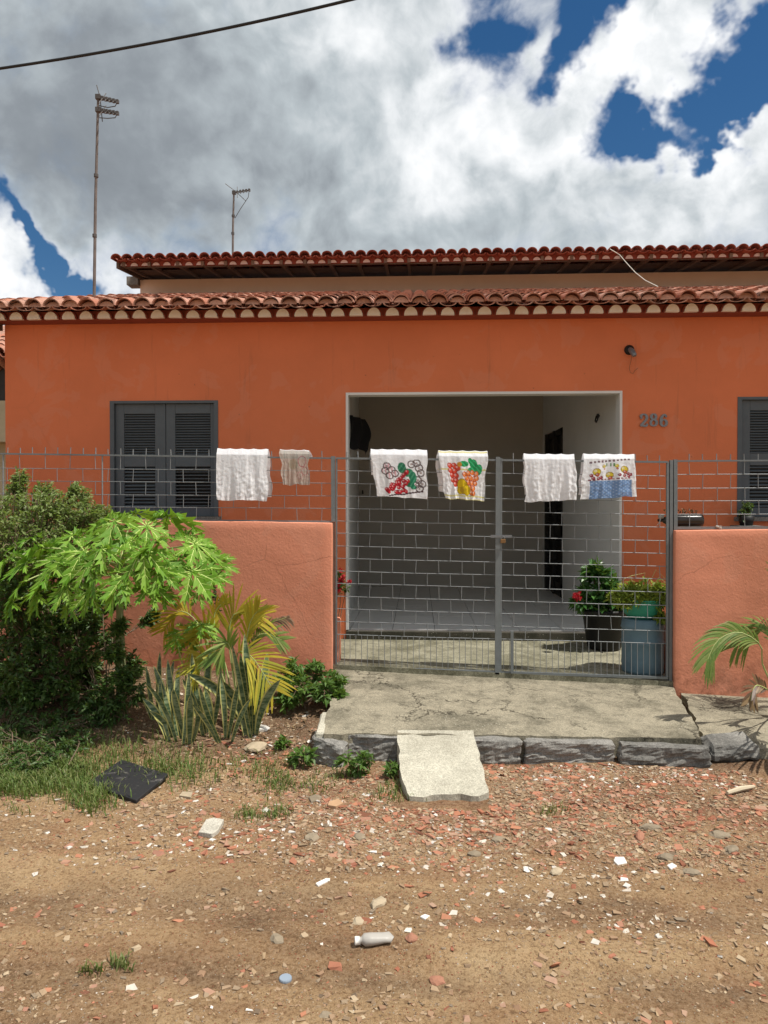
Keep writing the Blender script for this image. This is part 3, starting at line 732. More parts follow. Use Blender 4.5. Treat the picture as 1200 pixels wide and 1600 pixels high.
# eave band: red clay with white mortar half discs
ZEB = P(653, 491.5, 7.60).z
mb = MB(); mb.box(rfx, HX1+0.3, 7.645, YH-0.003, ZEB-0.004, ZEB+0.085); ob('eave_band', mb.me('eave_band', m_fascia), house)
under = tile_mesh('under_tile', m_fascia, 0.20, 0.086, 0.086, 0.011, 9)
disc = MB(); n = 10; vs = [(0.068*math.cos(math.pi*k/n), 0, 0.068*1.16*math.sin(math.pi*k/n)) for k in range(n+1)]
disc.add(vs+[(v[0], 0.06, v[2]) for v in vs], [tuple(range(n+1))[::-1]]+[(k, k+1, n+2+k, n+1+k) for k in range(n)]+[(0, n+1, 2*n+1, n)])
disc = disc.me('mortar_disc', m_mortar)
xw = P(641.7, 485, 7.60).x; i0 = int((rfx+0.1-xw)/PT)
for i in range(i0, int((HX1+0.2-xw)/PT)):
    x = xw+i*PT+random.uniform(-0.004, 0.004)
    ob('mortar_infill', disc, house, (x, 7.604+random.uniform(-0.004, 0.004), ZEB+random.uniform(-0.001, 0.003)), (0, random.uniform(-0.03, 0.03), 0), (1, 1, random.uniform(0.92, 1.04)))
    ob('eave_tile', under, house, (x, 7.612+random.uniform(-0.004, 0.004), ZEB+0.001), (0.02, 0, 0))
# beam end at the far left under the eave
mb = MB(); mb.box(rfx, HX0-0.004, 7.66, 7.80, ZEB-0.075, ZEB-0.006); ob('beam', mb.me('beam', m_wood), house)

# ------------- windows
def window(h, lab):
    xa, xb, za, zb = h; yf = YH-0.006
    mb = MB(); fw = 0.045
    mb.box(xa, xa+fw, yf, yf+0.12, za+0.03, zb); mb.box(xb-fw, xb, yf, yf+0.12, za+0.03, zb); mb.box(xa+fw, xb-fw, yf, yf+0.12, zb-0.028, zb)
    mb.box(xa+fw, xb-fw, yf+0.115, yf+0.125, za, zb-0.03)
    w = ob('window', mb.me('window_frame', m_shut), house, label=lab)
    mb = MB(); mb.box(xa-0.03, xb+0.03, yf-0.045, yf+0.10, za-0.015, za+0.028); ob('sill', mb.me('sill', m_kerb), w)
    xm = (xa+xb)/2+0.01; ys = yf+0.035; y2 = ys+0.035
    H = zb-za
    zl = lambda py: P(250, py, YH).z
    for s, (a, b) in enumerate(((xa+fw+0.002, xm-0.003), (xm+0.003, xb-fw-0.002))):
        sw = 0.095; ow = 0.095
        mb = MB()
        l, r = (a+sw, b-0.115) if s == 0 else (a+0.10, b-0.045)
        z0, z1 = za+0.03, zb-0.03
        mb.box(a, l, ys, y2, z0, z1); mb.box(r, b, ys, y2, z0, z1)
        for (q0, q1) in ((z0, zl(793)), (zl(729), zl(711)), (zl(646), z1)): mb.box(l, r, ys+0.001, y2-0.001, q0, q1)
        leaf = ob('shutter', bevel_mesh(mb.me('shutter', m_shut), 0.003, 1), w)
        mb = MB(); mb.box(l, r, y2+0.02, y2+0.03, z0, z1)
        ob('backing', mb.me('shutter_backing', m_black), w)
        # one slat per louvre
        sl = MB().box(-(r-l)/2, (r-l)/2, -0.017, 0.017, -0.0035, 0.0035).me('slat', m_shut2)
        for (t0, t1, c) in ((zl(711), zl(646), 16), (zl(793), zl(729), 12)):
            for j in range(c):
                z = t0+(t1-t0)*(j+0.5)/c
                ob('slat', sl, w, ((l+r)/2, ys+0.018, z), (R(34 if s == 0 or t0 > 1.9 else 12)+random.uniform(-0.03, 0.03), 0, 0))
window(w1, 'slate grey louvred shutter window left of the porch')
window(w2, 'slate grey louvred shutter window at the right edge')

# ------------- back house (taller volume behind)
back = thing('house', (0, 13.5, 3.5), 'taller rear house volume with faded pink plaster band and lichened tile roof', 'house')
YU = 12.3; YUW = 13.45; ZU = P(653, 388, YU).z-0.088
bx0 = P(219, 440, YUW).x; zwt = P(653, 431, YUW).z
mb = MB(); mb.box(bx0, 7.5, YUW, 19, 0, zwt); ob('wall', mb.me('rear_wall', m_beige), back)
rx = P(176, 400, YU).x
roof(back, rx, 8.0, YU, ZU, 0.12, 16.5, 0.1885, m_tile2, 0.05)
# rafters, batten and white infill
zb_ = P(653, 411, 12.45).z
mb = MB(); mb.box(rx+0.02, 8.0, 12.44, 12.47, zb_-0.012, zb_+0.004); ob('batten', mb.me('batten', m_wood), back)
mb = MB(); mb.box(rx+0.02, 8.0, 12.424, 12.438, zb_+0.006, P(653, 396, 12.42).z); ob('eave_band', mb.me('eave_band', m_fascia), back)
raf = MB().bar((0, 0, 0), (0, 1.3, 1.3*0.12), 0.05, 0.07).me('rafter', simple('greyed_rafter_timber', (0.17, 0.115, 0.085), 0.85, 0.3, 12, 0.2, 80))
x = rx+0.15; k = 0
while x < 7.8:
    ob('rafter', raf, back, (x, 12.38, zb_+0.028)); x += 0.44+0.05*math.sin(k*1.7); k += 1
disc2 = MB(); r_ = 0.060; vs = [(r_*math.cos(math.pi*k/8), 0, r_*1.05*math.sin(math.pi*k/8)) for k in range(9)]
disc2.add(vs+[(v[0], 0.05, v[2]) for v in vs], [tuple(range(9))[::-1]]+[(k, k+1, 10+k, 9+k) for k in range(8)])
disc2 = disc2.me('mortar_disc', simple('pinkish_mortar', (0.62, 0.50, 0.45), 0.9, 0.15, 30, 0.2, 120)); x = rx+0.14
while x < 7.7:
    ob('mortar_infill', disc2, back, (x, 12.40, zb_+0.006+random.uniform(-0.003, 0.006)), None, (1, 1, random.uniform(0.8, 1.05))); x += 0.1885
mb = MB(); q = P(200, 440, 13.42); mb.box(q.x, bx0-0.003, 13.35, 13.6, P(210, 446, 13.4).z, P(210, 433, 13.4).z); ob('beam', mb.me('beam', m_kerb), back)
mb = MB()
def dk2(y): return ZU-0.085+0.12*(y-YU)
mb.add([(rx+0.1, 12.9, dk2(12.9)), (8, 12.9, dk2(12.9)), (8, 16.4, dk2(16.4)), (rx+0.1, 16.4, dk2(16.4))], [(0, 1, 2, 3)]); ob('under_tile_sheet', mb.me('deck2', m_wood), back)
mb = MB()
mb.add([(rx+0.05, YU+0.03, ZU-0.06), (rx+0.09, YU+0.03, ZU-0.06), (rx+0.09, 16.4, dk2(16.4)+0.03), (rx+0.05, 16.4, dk2(16.4)+0.03),
        (rx+0.05, YU+0.03, ZU-0.16), (rx+0.09, YU+0.03, ZU-0.16), (rx+0.09, 16.4, dk2(16.4)-0.07), (rx+0.05, 16.4, dk2(16.4)-0.07)],
       [(0, 1, 2, 3), (7, 6, 5, 4), (4, 5, 1, 0), (7, 4, 0, 3), (5, 6, 2, 1)])
ob('verge_board', mb.me('verge', m_wood), back)

# ------------- neighbour behind left
nb = thing('house', (-9, 12.5, 0), 'neighbouring cream house with red tile roof glimpsed at the far left edge', 'house')
qx = P(60, 600, 12.5).x
mb = MB(); z1 = P(4, 626, 12.5).z; z0 = P(4, 690, 12.5).z; zt = P(4, 566, 12.5).z
mb.box(-13, qx, 12.5, 16, z0, z1); mb.box(-13, qx, 12.9, 16, 0, z0-0.002)
ob('wall', mb.me('nb_wall', simple('cream_plaster', (0.52, 0.45, 0.30), 0.9, 0.2, 5, 0.2, 60)), nb)
mb = MB(); mb.box(-13, qx, 12.56, 16, z1+0.002, zt); ob('upper_wall', mb.me('nb_upper', simple('dark_grey_boarding', (0.05, 0.05, 0.048), 0.8, 0.3, 6)), nb)
mb = MB(); mb.box(-13, qx, 12.2, 12.5, zt, P(4, 558, 12.3).z); ob('fascia', mb.me('nb_fascia', m_kerb), nb)
tv = tile_variants(m_tile, 'roof_tile'); zz = P(4, 552, 12.2).z
for j in range(4):
    for i in range(16):
        for c in (0, 1):
            x = -8.9+i*0.19+c*0.095
            o = ob('roof_tile', tv[(i+j) % 3], nb, (x, 12.1+j*0.38, zz+j*0.15-0.01*c)); o.rotation_euler = (0.35, math.pi*c, 0)
mb = MB(); mb.add([(-13, 12.2, zz-0.1), (qx, 12.2, zz-0.1), (qx, 16, zz+1.4), (-13, 16, zz+1.4)], [(0, 1, 2, 3)]); ob('under_tile_sheet', mb.me('nb_deck', m_tile), nb)

# ------------------------------------------------------------------ garden walls
def gwall(x0, x1, zt0, zt1, lab, ends):
    z0 = -0.3
    N = 14; bm = bmesh.new()
    mb = MB(); y0, y1 = YF, YF+0.13
    v = [(x0, y0, z0), (x1, y0, z0), (x1, y1, z0), (x0, y1, z0), (x0, y0, zt0), (x1, y0, zt1), (x1, y1, zt1), (x0, y1, zt0)]
    mb.add(v, [(0, 3, 2, 1), (4, 5, 6, 7), (0, 1, 5, 4), (1, 2, 6, 5), (2, 3, 7, 6), (3, 0, 4, 7)])
    me = bevel_mesh(mb.me('garden_wall', m_garden), 0.008, 2)
    bm = bmesh.new(); bm.from_mesh(me)
    for _ in range(6):
        es = [e for e in bm.edges if e.calc_length() > 0.10]
        if es: bmesh.ops.subdivide_edges(bm, edges=es, cuts=1, use_grid_fill=True)
    bmesh.ops.triangulate(bm, faces=[f for f in bm.faces if len(f.verts) > 4])
    for q in bm.verts:
        d = 0.006*mnoise.noise(q.co*2.5)+0.003*mnoise.noise(q.co*9)
        q.co += Vector((d*0.5, d, d*0.5))
    bm.to_mesh(me); bm.free()
    for p in me.polygons: p.use_smooth = True
    return ob('garden_wall', me, label=lab, cat='wall')
lwx = P(519, 900, YF).x; rwx0 = P(1055, 900, YF).x
zl1 = P(518, 817, YF).z; zl0 = P(0, 809, YF).z; sl_ = (zl1-zl0)/(lwx-P(0, 809, YF).x)
gwall(-5.6, lwx, zl1+sl_*(-5.6-lwx), zl1, 'low rough orange garden wall left of the gate, behind the plants', 1)
zr0 = P(1056, 829, YF).z; zr1 = P(1200, 827, YF).z; sr_ = (zr1-zr0)/(P(1200, 827, YF).x-rwx0)
gwall(rwx0, 5.8, zr0, zr0+sr_*(5.8-rwx0), 'low rough orange garden wall right of the gate with dark stains', 1)
# small piers inside the gate
mb = MB(); p = P(524, 965, YF+0.3); mb.box(p.x-0.1, P(532, 965, YF+0.3).x, YF+0.16, YF+0.36, 0.0, p.z)
ob('pier', bevel_mesh(mb.me('pier', m_garden), 0.02, 2), label='short orange masonry pier just inside the left gate post', cat='pier')
mb = MB(); p = P(1036, 968, YF+0.35); mb.box(p.x, P(1052, 968, YF+0.35).x, YF+0.3, YF+0.5, 0.0, p.z)
ob('pier', bevel_mesh(mb.me('pier', m_garden), 0.02, 2), label='orange masonry pier behind the right gate post next to the blue drum', cat='pier')

# ------------------------------------------------------------------ fences and gate
YG = YF+0.065
rod_h = {}
def rod(a, b, parent, name, r=0.0040, mat=None):
    key = ('rod', round(r, 4), (mat or m_rod).name)
    if key not in rod_h: rod_h[key] = MB().tube([(0, 0, 0), (0, 0, 1)], 1.0, 6).me('rod', mat or m_rod, True)
    a = Vector(a); b = Vector(b); d = b-a
    o = ob(name, rod_h[key], parent, a)
    o.rotation_mode = 'QUATERNION'; o.rotation_quaternion = d.to_track_quat('Z', 'Y'); o.scale = (r, r, d.length); return o
def flat(a, b, parent, name, w, h, mat=m_rail):
    mb = MB().bar(a, b, w, h); return ob(name, mb.me(name, mat), parent)
def lerp(a, b, t): return a+(b-a)*t
def panel(parent, pxa, pxb, ytop, rows, spike_step, phase, ybot=None, dense=None, Y=YG, skip=None, spikes=True):
    """ytop=(left,right) pixel rows of top rail; rows: list of (left,right) rows below it"""
    allr = [ytop]+rows
    def pt(px, r, dy=0.0):
        t = (px-pxa)/(pxb-pxa); return P(px, lerp(allr[r][0], allr[r][1], t)+dy, Y)
    for i in range(1, len(allr)):
        a = pt(pxa, i); b = pt(pxb, i); m_ = a.lerp(b, random.uniform(0.35, 0.65))+Vector((0, 0.003*random.uniform(-1, 1), 0.004*random.uniform(-1, 1)))
        rod(a, m_, parent, 'rail', 0.0033); rod(m_, b, parent, 'rail', 0.0033)
    half = spike_step
    k = 0; px = pxa+phase
    while px < pxb-2:
        jx = random.uniform(-0.5, 0.5)
        if spikes:
            a = pt(px+jx, 0, 0); b = pt(px+jx*1.5+random.uniform(-.6, .6), 0, -random.uniform(10, 12)); b.y += random.uniform(-0.004, 0.004)
            rod(a, b, parent, 'spike', 0.0042)
        for r in range(len(allr)-1):
            if (k+r) % 2 == 0:
                a = pt(px+random.uniform(-.9, .9), r, -1.0); b = pt(px+random.uniform(-.9, .9), r+1, 0.4)
                a.y -= 0.006; b.y -= 0.006
                rod(a, b, parent, 'bar', 0.0028)
        px += half; k += 1
fence = thing('fence', (-2.4, YG, 1.55), 'grey steel rod fence with spikes on top of the left garden wall', 'fence')
rows = [(731, 736), (751, 755), (771, 775), (790.5, 794.5)]
panel(fence, -70, 519, (708.5, 716), rows+[(811, 814)], 19.65, 15.2+19.65*3-12)
flat(P(-70, 708, YG), P(519, 716, YG), fence, 'top_rail', 0.022, 0.013)
flat(P(-70, 810, YG), P(519, 815.5, YG), fence, 'bottom_rail', 0.022, 0.02)
rod(P(160, 711, YG), P(160, 812, YG), fence, 'post', 0.006)
rod(P(5, 709, YG), P(5, 812, YG), fence, 'post', 0.006)
fr = thing('fence', (3.2, YG, 1.5), 'grey steel rod fence with spikes on top of the right garden wall', 'fence')
panel(fr, 1055, 1290, (720.5, 719), [(741.5, 740.5), (763, 761.5), (783, 782.5), (803.5, 802.5), (824, 823)], 21.6, 21.6)
flat(P(1053, 720.5, YG), P(1290, 719, YG), fr, 'top_rail', 0.022, 0.013); flat(P(1053, 825, YG), P(1290, 824, YG), fr, 'bottom_rail', 0.022, 0.022)
flat(P(1055, 718, YG), P(1055, 828, YG), fr, 'post', 0.03, 0.03)
# posts
gp = thing('gate_post', (lwx+0.02, YG, 0.3), 'square steel gate post at the end of the left garden wall, rusty below', 'gate post')
flat(P(520.5, 713, YG+0.0), P(521, 815, YG), gp, 'upper_section', 0.034, 0.034)
flat(P(521, 815.5, YG), P(521.5, 1046, YG), gp, 'lower_section', 0.028, 0.028, m_rust)
gp = thing('gate_post', (rwx0-0.03, YG, 0.2), 'dark steel gate post beside the right garden wall', 'gate post')
flat(P(1048.5, 719, YG), P(1047, 1064, YG), gp, 'shaft', 0.026, 0.03)
mb = MB()
# gate leaves
def ylev(px, l, r): return l+(r-l)*(px-525)/(1045-525)
L0 = [716, 735.5, 755, 775, 794.5, 814, 833, 853, 872.3, 892, 911.5, 931.5, 951, 971, 991]
R0 = [722, 744, 764, 784, 804, 824, 845, 865, 885, 905, 925.5, 946, 966, 986, 1006]
def leafgate(pa, pb, lab, phase):
    g = thing('gate', (P((pa+pb)/2, 1040, YG).x, YG, 0.25), lab, 'gate', 'two leaves of the steel rod gate')
    f = lambda i, px: ylev(px, L0[i], R0[i])
    rows = [(f(i, pa), f(i, pb)) for i in range(1, 15)]
    panel(g, pa, pb, (f(0, pa), f(0, pb)), rows, 17.95 if pa < 600 else 19.05, phase, Y=YG-0.01)
    ba, bb = ylev(pa, 1042, 1059), ylev(pb, 1042, 1059)
    px = pa+4; 
    while px < pb-3:
        a = P(px, lerp(rows[-1][0], rows[-1][1], (px-pa)/(pb-pa)), YG-0.014); b = P(px, lerp(ba, bb, (px-pa)/(pb-pa)), YG-0.014)
        rod(a, b, g, 'bar', 0.0028); px += 9.0 if pa < 600 else 9.5
    flat(P(pa, f(0, pa), YG-0.01), P(pb, f(0, pb), YG-0.01), g, 'top_rail', 0.022, 0.016)
    flat(P(pa, ba, YG-0.01), P(pb, bb, YG-0.01), g, 'bottom_rail', 0.026, 0.020)
    return g, ba, bb
g1, ba, bb = leafgate(525, 775, 'left gate leaf of brick-pattern steel rods with two printed towels hung on it', 17)
flat(P(526, 716, YG-.01), P(525.5, ba, YG-.01), g1, 'stile', 0.014, 0.014)
flat(P(778, 714, YG-.01), P(776.5, bb+3, YG-.01), g1, 'stile', 0.036, 0.030)
g2, ba, bb = leafgate(783, 1043, 'right gate leaf of brick-pattern steel rods in front of the potted plants', 19)
flat(P(783, 716, YG-.008), P(781.5, ba+2, YG-.008), g2, 'stile', 0.02, 0.02)
flat(P(1043, 722, YG-.008), P(1042, bb, YG-.008), g2, 'stile', 0.018, 0.018)
flat(P(800, 986, YG-.03), P(800, 1052, YG-.03), g2, 'drop_bolt', 0.024, 0.018)
# latch and padlock
mb = MB(); q = P(783, 838, YG-0.03); mb.box(q.x-0.09, q.x+0.09, q.y-0.004, q.y+0.004, q.z-0.012, q.z+0.012)
ob('latch', mb.me('latch', m_digit), g2)
q = P(786, 845, YG-0.045); mb = MB(); mb.box(q.x-0.022, q.x+0.022, q.y-0.009, q.y+0.009, q.z-0.02, q.z+0.015)
pl = bevel_mesh(mb.me('padlock', simple('old_brass', (0.22, 0.12, 0.05), 0.5, 0.3, 40, metal=0.5)), 0.004, 2)
pk = thing('padlock', q, 'small brass padlock hanging on the latch between the two gate leaves', 'padlock'); ob('padlock_body', pl, pk)
mb = MB(); mb.tube([q+Vector((-0.013, 0, 0.015)), q+Vector((-0.013, 0, 0.03)), q+Vector((0, 0, 0.038)), q+Vector((0.013, 0, 0.03)), q+Vector((0.013, 0, 0.015))], 0.003, 6)
ob('shackle', mb.me('shackle', m_digit), pk)

# ------------------------------------------------------------------ towels
WHITE = np.array((0.93, 0.94, 0.97))
def blob(c, U, Vv, x, y, r, col, dark=None, asp=1.0):
    d = np.sqrt(((U-x)*asp)**2+(Vv-y)**2); m_ = d < r; c[m_] = col
    hl = np.sqrt(((U-x+r*0.3)*asp)**2+(Vv-y+r*0.3)**2) < r*0.38
    c[hl & m_] = np.array(col)*0.55+0.42
    if dark is not None:
        e = (d >= r*0.82) & m_; c[e] = dark
def print_berries(U, V, c):
    q = random.Random(3)
    for (x, y) in ((0.30, 0.40), (0.27, 0.48), (0.37, 0.46), (0.68, 0.36), (0.76, 0.34), (0.80, 0.42), (0.83, 0.50), (0.78, 0.62), (0.84, 0.68), (0.74, 0.70), (0.33, 0.56), (0.42, 0.52), (0.80, 0.76)):
        d = np.sqrt((U-x)**2+(V-y)**2); e = (d < 0.065) & (d > 0.046); c[e] = (0.16, 0.12, 0.12)
        d2 = d < 0.018; c[d2] = (0.45, 0.35, 0.35)
        if x < 0.45: c[(d < 0.046) & (np.sin(U*120) > 0)] = (0.75, 0.45, 0.5)
    for (x, y, a, b) in ((0.53, 0.42, 0.06, 0.09), (0.62, 0.50, 0.09, 0.07), (0.70, 0.58, 0.06, 0.10), (0.64, 0.68, 0.08, 0.06), (0.70, 0.74, 0.05, 0.04)):
        m_ = ((U-x)/a)**2+((V-y)/b)**2 < 1; c[m_] = (0.03, 0.22, 0.12)
        c[m_ & (np.sin(U*90+V*60) > 0.6)] = (0.10, 0.38, 0.22)
    for i in range(46):
        t = q.random(); x = 0.27+0.34*t+q.uniform(-0.02, 0.02); y = 0.84-q.random()*(0.06+0.30*t)
        blob(c, U, V, x, y, 0.034, (0.62, 0.035, 0.05), (0.30, 0.01, 0.02))
    m_ = (np.abs(V-(0.90-0.17*(U-0.3)))) < (0.012+0.0*U); c[m_ & (U > 0.28) & (U < 0.86)] = (0.10, 0.05, 0.06)
def print_fruit(U, V, c):
    for yy in (0.07, 0.13, 0.42, 0.86, 0.92):
        c[(np.abs(V-yy) < 0.012)] = (0.80, 0.74, 0.35)
    for xx in (0.93, 0.98): c[np.abs(U-xx) < 0.008] = (0.72, 0.62, 0.80)
    for (x, y, a, b) in ((0.50, 0.33, 0.09, 0.05), (0.68, 0.33, 0.07, 0.08), (0.78, 0.42, 0.07, 0.09), (0.66, 0.42, 0.09, 0.04), (0.62, 0.28, 0.04, 0.05)):
        m_ = ((U-x)/a)**2+((V-y)/b)**2 < 1; c[m_] = (0.02, 0.30, 0.10); c[m_ & (np.sin(U*70-V*80) > 0.55)] = (0.05, 0.5, 0.2)
    q = random.Random(8)
    for (x, y) in ((0.25, 0.36), (0.33, 0.36), (0.39, 0.40), (0.25, 0.44), (0.33, 0.45), (0.27, 0.52), (0.35, 0.53), (0.28, 0.60), (0.34, 0.61), (0.32, 0.67)):
        blob(c, U, V, x, y, 0.048, (0.78, 0.09, 0.05), (0.45, 0.02, 0.02))
    for (x, y) in ((0.50, 0.50), (0.58, 0.48), (0.66, 0.47), (0.74, 0.49), (0.54, 0.56), (0.62, 0.56), (0.70, 0.57), (0.57, 0.63), (0.65, 0.64), (0.72, 0.65), (0.60, 0.71), (0.67, 0.73), (0.63, 0.80), (0.68, 0.81), (0.75, 0.56)):
        blob(c, U, V, x, y, 0.046, (0.86, 0.25, 0.06), (0.42, 0.05, 0.03))
    for (x, y, a, b) in ((0.45, 0.70, 0.10, 0.13), (0.53, 0.76, 0.08, 0.09), (0.40, 0.78, 0.06, 0.06)):
        d = ((U-x)/a)**2+((V-y)/b)**2; c[d < 1] = (0.80, 0.58, 0.02); c[(d < 1) & (d > 0.82)] = (0.36, 0.20, 0.02)
    c[(((U-0.44)/0.035)**2+((V-0.76)/0.05)**2) < 1] = (0.55, 0.35, 0.03)
    c[((U-0.42)**2+(V-0.34)**2) < 0.0016] = (0.75, 0.35, 0.05)
def print_bath(U, V, c):
    m_ = (U > 0.20) & (U < 0.86) & (V > 0.60) & (V < 0.97); c[m_] = (0.20, 0.33, 0.58)
    c[m_ & (np.sin(U*90)*np.sin(V*110) > 0.55)] = (0.42, 0.55, 0.74)
    for i in range(11):
        x = 0.20+i*0.062; y = 0.27-i*0.006
        c[(np.abs(U-x) < 0.018) & (np.abs(V-y) < 0.018)] = (0.22, 0.14, 0.16)
        c[(np.abs(U-x) < 0.02) & (np.abs(V-0.585+i*0.002) < 0.012)] = (0.30, 0.12, 0.14)
    for (x, y, r) in ((0.30, 0.44, 0.065), (0.52, 0.50, 0.058), (0.74, 0.40, 0.065), (0.42, 0.34, 0.03), (0.62, 0.33, 0.035)):
        blob(c, U, V, x, y, r, (0.78, 0.62, 0.05), (0.35, 0.22, 0.04))
        blob(c, U, V, x+0.01, y+0.05, r*0.55, (0.55, 0.12, 0.05), (0.3, 0.03, 0.03))
    for (x, y) in ((0.22, 0.50), (0.25, 0.55), (0.37, 0.54), (0.66, 0.50), (0.80, 0.48), (0.84, 0.50), (0.33, 0.56), (0.74, 0.52), (0.81, 0.53)):
        blob(c, U, V, x, y, 0.030, (0.35, 0.05, 0.07), (0.2, 0.02, 0.03))
    for x in (0.47, 0.53, 0.58):
        c[(np.abs(U-x) < 0.012) & (np.abs(V-0.31) < 0.03)] = (0.12, 0.30, 0.10)
def print_sheer(U, V, c):
    c[:] = (0.52, 0.50, 0.45)
    for (x, y, r) in ((0.72, 0.38, 0.13), (0.80, 0.60, 0.10), (0.65, 0.70, 0.08)):
        d = np.sqrt((U-x)**2+(V-y)**2); c[(d < r) & (d > r*0.85)] = (0.42, 0.18, 0.22)
    m_ = ((U-0.45)/0.14)**2+((V-0.45)/0.12)**2 < 1; c[m_] = (0.38, 0.42, 0.34)
    c[V < 0.02+0.12*U] = (0.9, 0.9, 0.92)
def towel(tl, tr, bl, br, lab, prt=None, back=0.8, bshift=-0.03, mat=None, seed=0, fold=1.0, spk=None):
    """corners of the front panel in photo pixels"""
    N, Mf = 96, 96
    YT = YG-0.012
    TL, TR = P(*tl, YT), P(*tr, YT); BL, BR = P(*bl, YT-0.045), P(*br, YT-0.045)
    us = np.linspace(0, 1, N+1); vs = np.linspace(-back, 1, int(Mf*(1+back))+1)
    verts = []; UV = []
    hgt = ((TL-BL).length+(TR-BR).length)/2
    rail_drop = 0.066
    for v in vs:
        for u in us:
            av = abs(v)
            base = TL.lerp(TR, u); bot = BL.lerp(BR, u)
            p = base.lerp(bot, av)
            # small pinch between the spikes along the top
            sp_u = (u*(TR-TL).length/0.105) % 1.0
            pinch = -0.006*math.sin(math.pi*sp_u)*max(0, 1-av*6)
            p.z += pinch
            fl = mnoise.noise(Vector((u*5.5+seed, av*0.8, seed*1.3)))*0.042+mnoise.noise(Vector((u*13+seed+av*1.2, av*1.6, seed)))*0.020+mnoise.noise(Vector((u*26, av*7, seed)))*0.006
            fl += mnoise.noise(Vector((u*16+av*10, av*13-u*7, seed+5)))*0.005
            fl *= 0.8*fold*(0.10+0.90*min(1, av*1.3))
            edge = mnoise.noise(Vector((av*3.5, seed*2.1, 1 if u < 0.5 else 5)))*0.016*(abs(u-0.5)*2)**3
            p.x += edge+fl*0.30
            p.z += mnoise.noise(Vector((u*4.5, seed*3.3, 2)))*0.012*av**3
            if v >= 0:
                p.y = YT-0.010-0.028*min(1, av*8)-0.02*av-abs(fl)*0.2-fl*0.75
            else:
                p.y = YT+0.028*min(1, av*8)+0.022+fl*0.5; p.x += bshift*min(1, av*3)
            verts.append(p); UV.append((u, v))
    nu = N+1; nv = len(vs)
    faces = [(j*nu+i, j*nu+i+1, (j+1)*nu+i+1, (j+1)*nu+i) for j in range(nv-1) for i in range(N)]
    me = mesh('towel', verts, faces, mat or m_cloth, None, True)
    UV = np.array(UV); U, V = UV[:, 0], UV[:, 1]; c = np.tile(WHITE, (len(UV), 1)).astype(float)
    if prt:
        Uo, Vo = U, V; U = (U-0.5)/1.18+0.5; V = np.sign(V)*((np.abs(V)-0.55)/1.22+0.55)
        cf = c.copy(); prt(U, V, cf); fr_ = Vo > 0.02; c[fr_] = cf[fr_]
        cb = c.copy(); prt(U, -V, cb); bk = Vo < -0.02; c[bk] = cb[bk]*0.35+c[bk]*0.65; U, V = Uo, Vo
    hem = (np.minimum(U, 1-U) < 0.022) | (np.abs(V) > 0.975); c[hem & (c.mean(1) > 0.7)] = (0.96, 0.97, 0.99)
    at = me.color_attributes.new('Col', 'FLOAT_COLOR', 'POINT'); at.data.foreach_set('color', np.hstack([c, np.ones((len(c), 1))]).ravel())
    return ob('towel', me, label=lab, cat='towel', group='towels drying on the fence and gate spikes')
towel((340, 700), (419, 701), (339, 781), (419, 783), 'plain white thin towel draped over the fence beside the left shutter window', None, 0.92, 0.010, seed=1)
towel((438, 702), (484, 703), (441, 758), (483, 757), 'small sheer worn grey cloth between the plain towel and the gate post', print_sheer, 0.25, 0.02, m_sheer, seed=2, fold=0.6)
towel((578, 701), (668, 702), (589, 775), (667, 779), 'white dish towel printed with red berries and green leaves', print_berries, 0.55, -0.02, seed=3, fold=0.6)
towel((684, 703), (761, 704), (697, 779), (757, 783), 'white dish towel with bright grapes and yellow pears print', print_fruit, 0.85, -0.04, seed=4)
towel((818, 708), (897, 709), (822, 784), (902, 781), 'plain white crinkled towel on the right gate leaf', None, 0.85, 0.0, seed=5)
towel((911, 708), (990, 709), (906, 781), (994, 775), 'white towel printed with a blue band and yellow figures', print_bath, 0.9, 0.0, seed=6)

# ------------------------------------------------------------------ wall fittings
def ribbon(pts, wfun, depth, mb, y):
    L = len(pts); top = []; bot = []
    for i, p in enumerate(pts):
        a = Vector(pts[max(0, i-1)]); b = Vector(pts[min(L-1, i+1)]); t = (b-a).normalized(); nn = Vector((-t.y, t.x))
        w = wfun(t, i/(L-1)); top.append(Vector(p)+nn*w/2); bot.append(Vector(p)-nn*w/2)
    v = [(q.x, y, q.y) for q in top]+[(q.x, y, q.y) for q in bot]+[(q.x, y+depth, q.y) for q in top]+[(q.x, y+depth, q.y) for q in bot]
    f = []
    for i in range(L-1):
        f += [(L+i, L+i+1, i+1, i), (i, i+1, 2*L+i+1, 2*L+i), (L+i+1, L+i, 3*L+i, 3*L+i+1)]
    f += [(0, 2*L, 3*L, L), (L-1, 2*L-1, 4*L-1, 3*L-1)]
    mb.add(v, f)
def arc(cx, cy, rx, ry, a0, a1, n=16): return [(cx+rx*math.cos(R(a0+(a1-a0)*k/n)), cy+ry*math.sin(R(a0+(a1-a0)*k/n))) for k in range(n+1)]
DH = 0.135
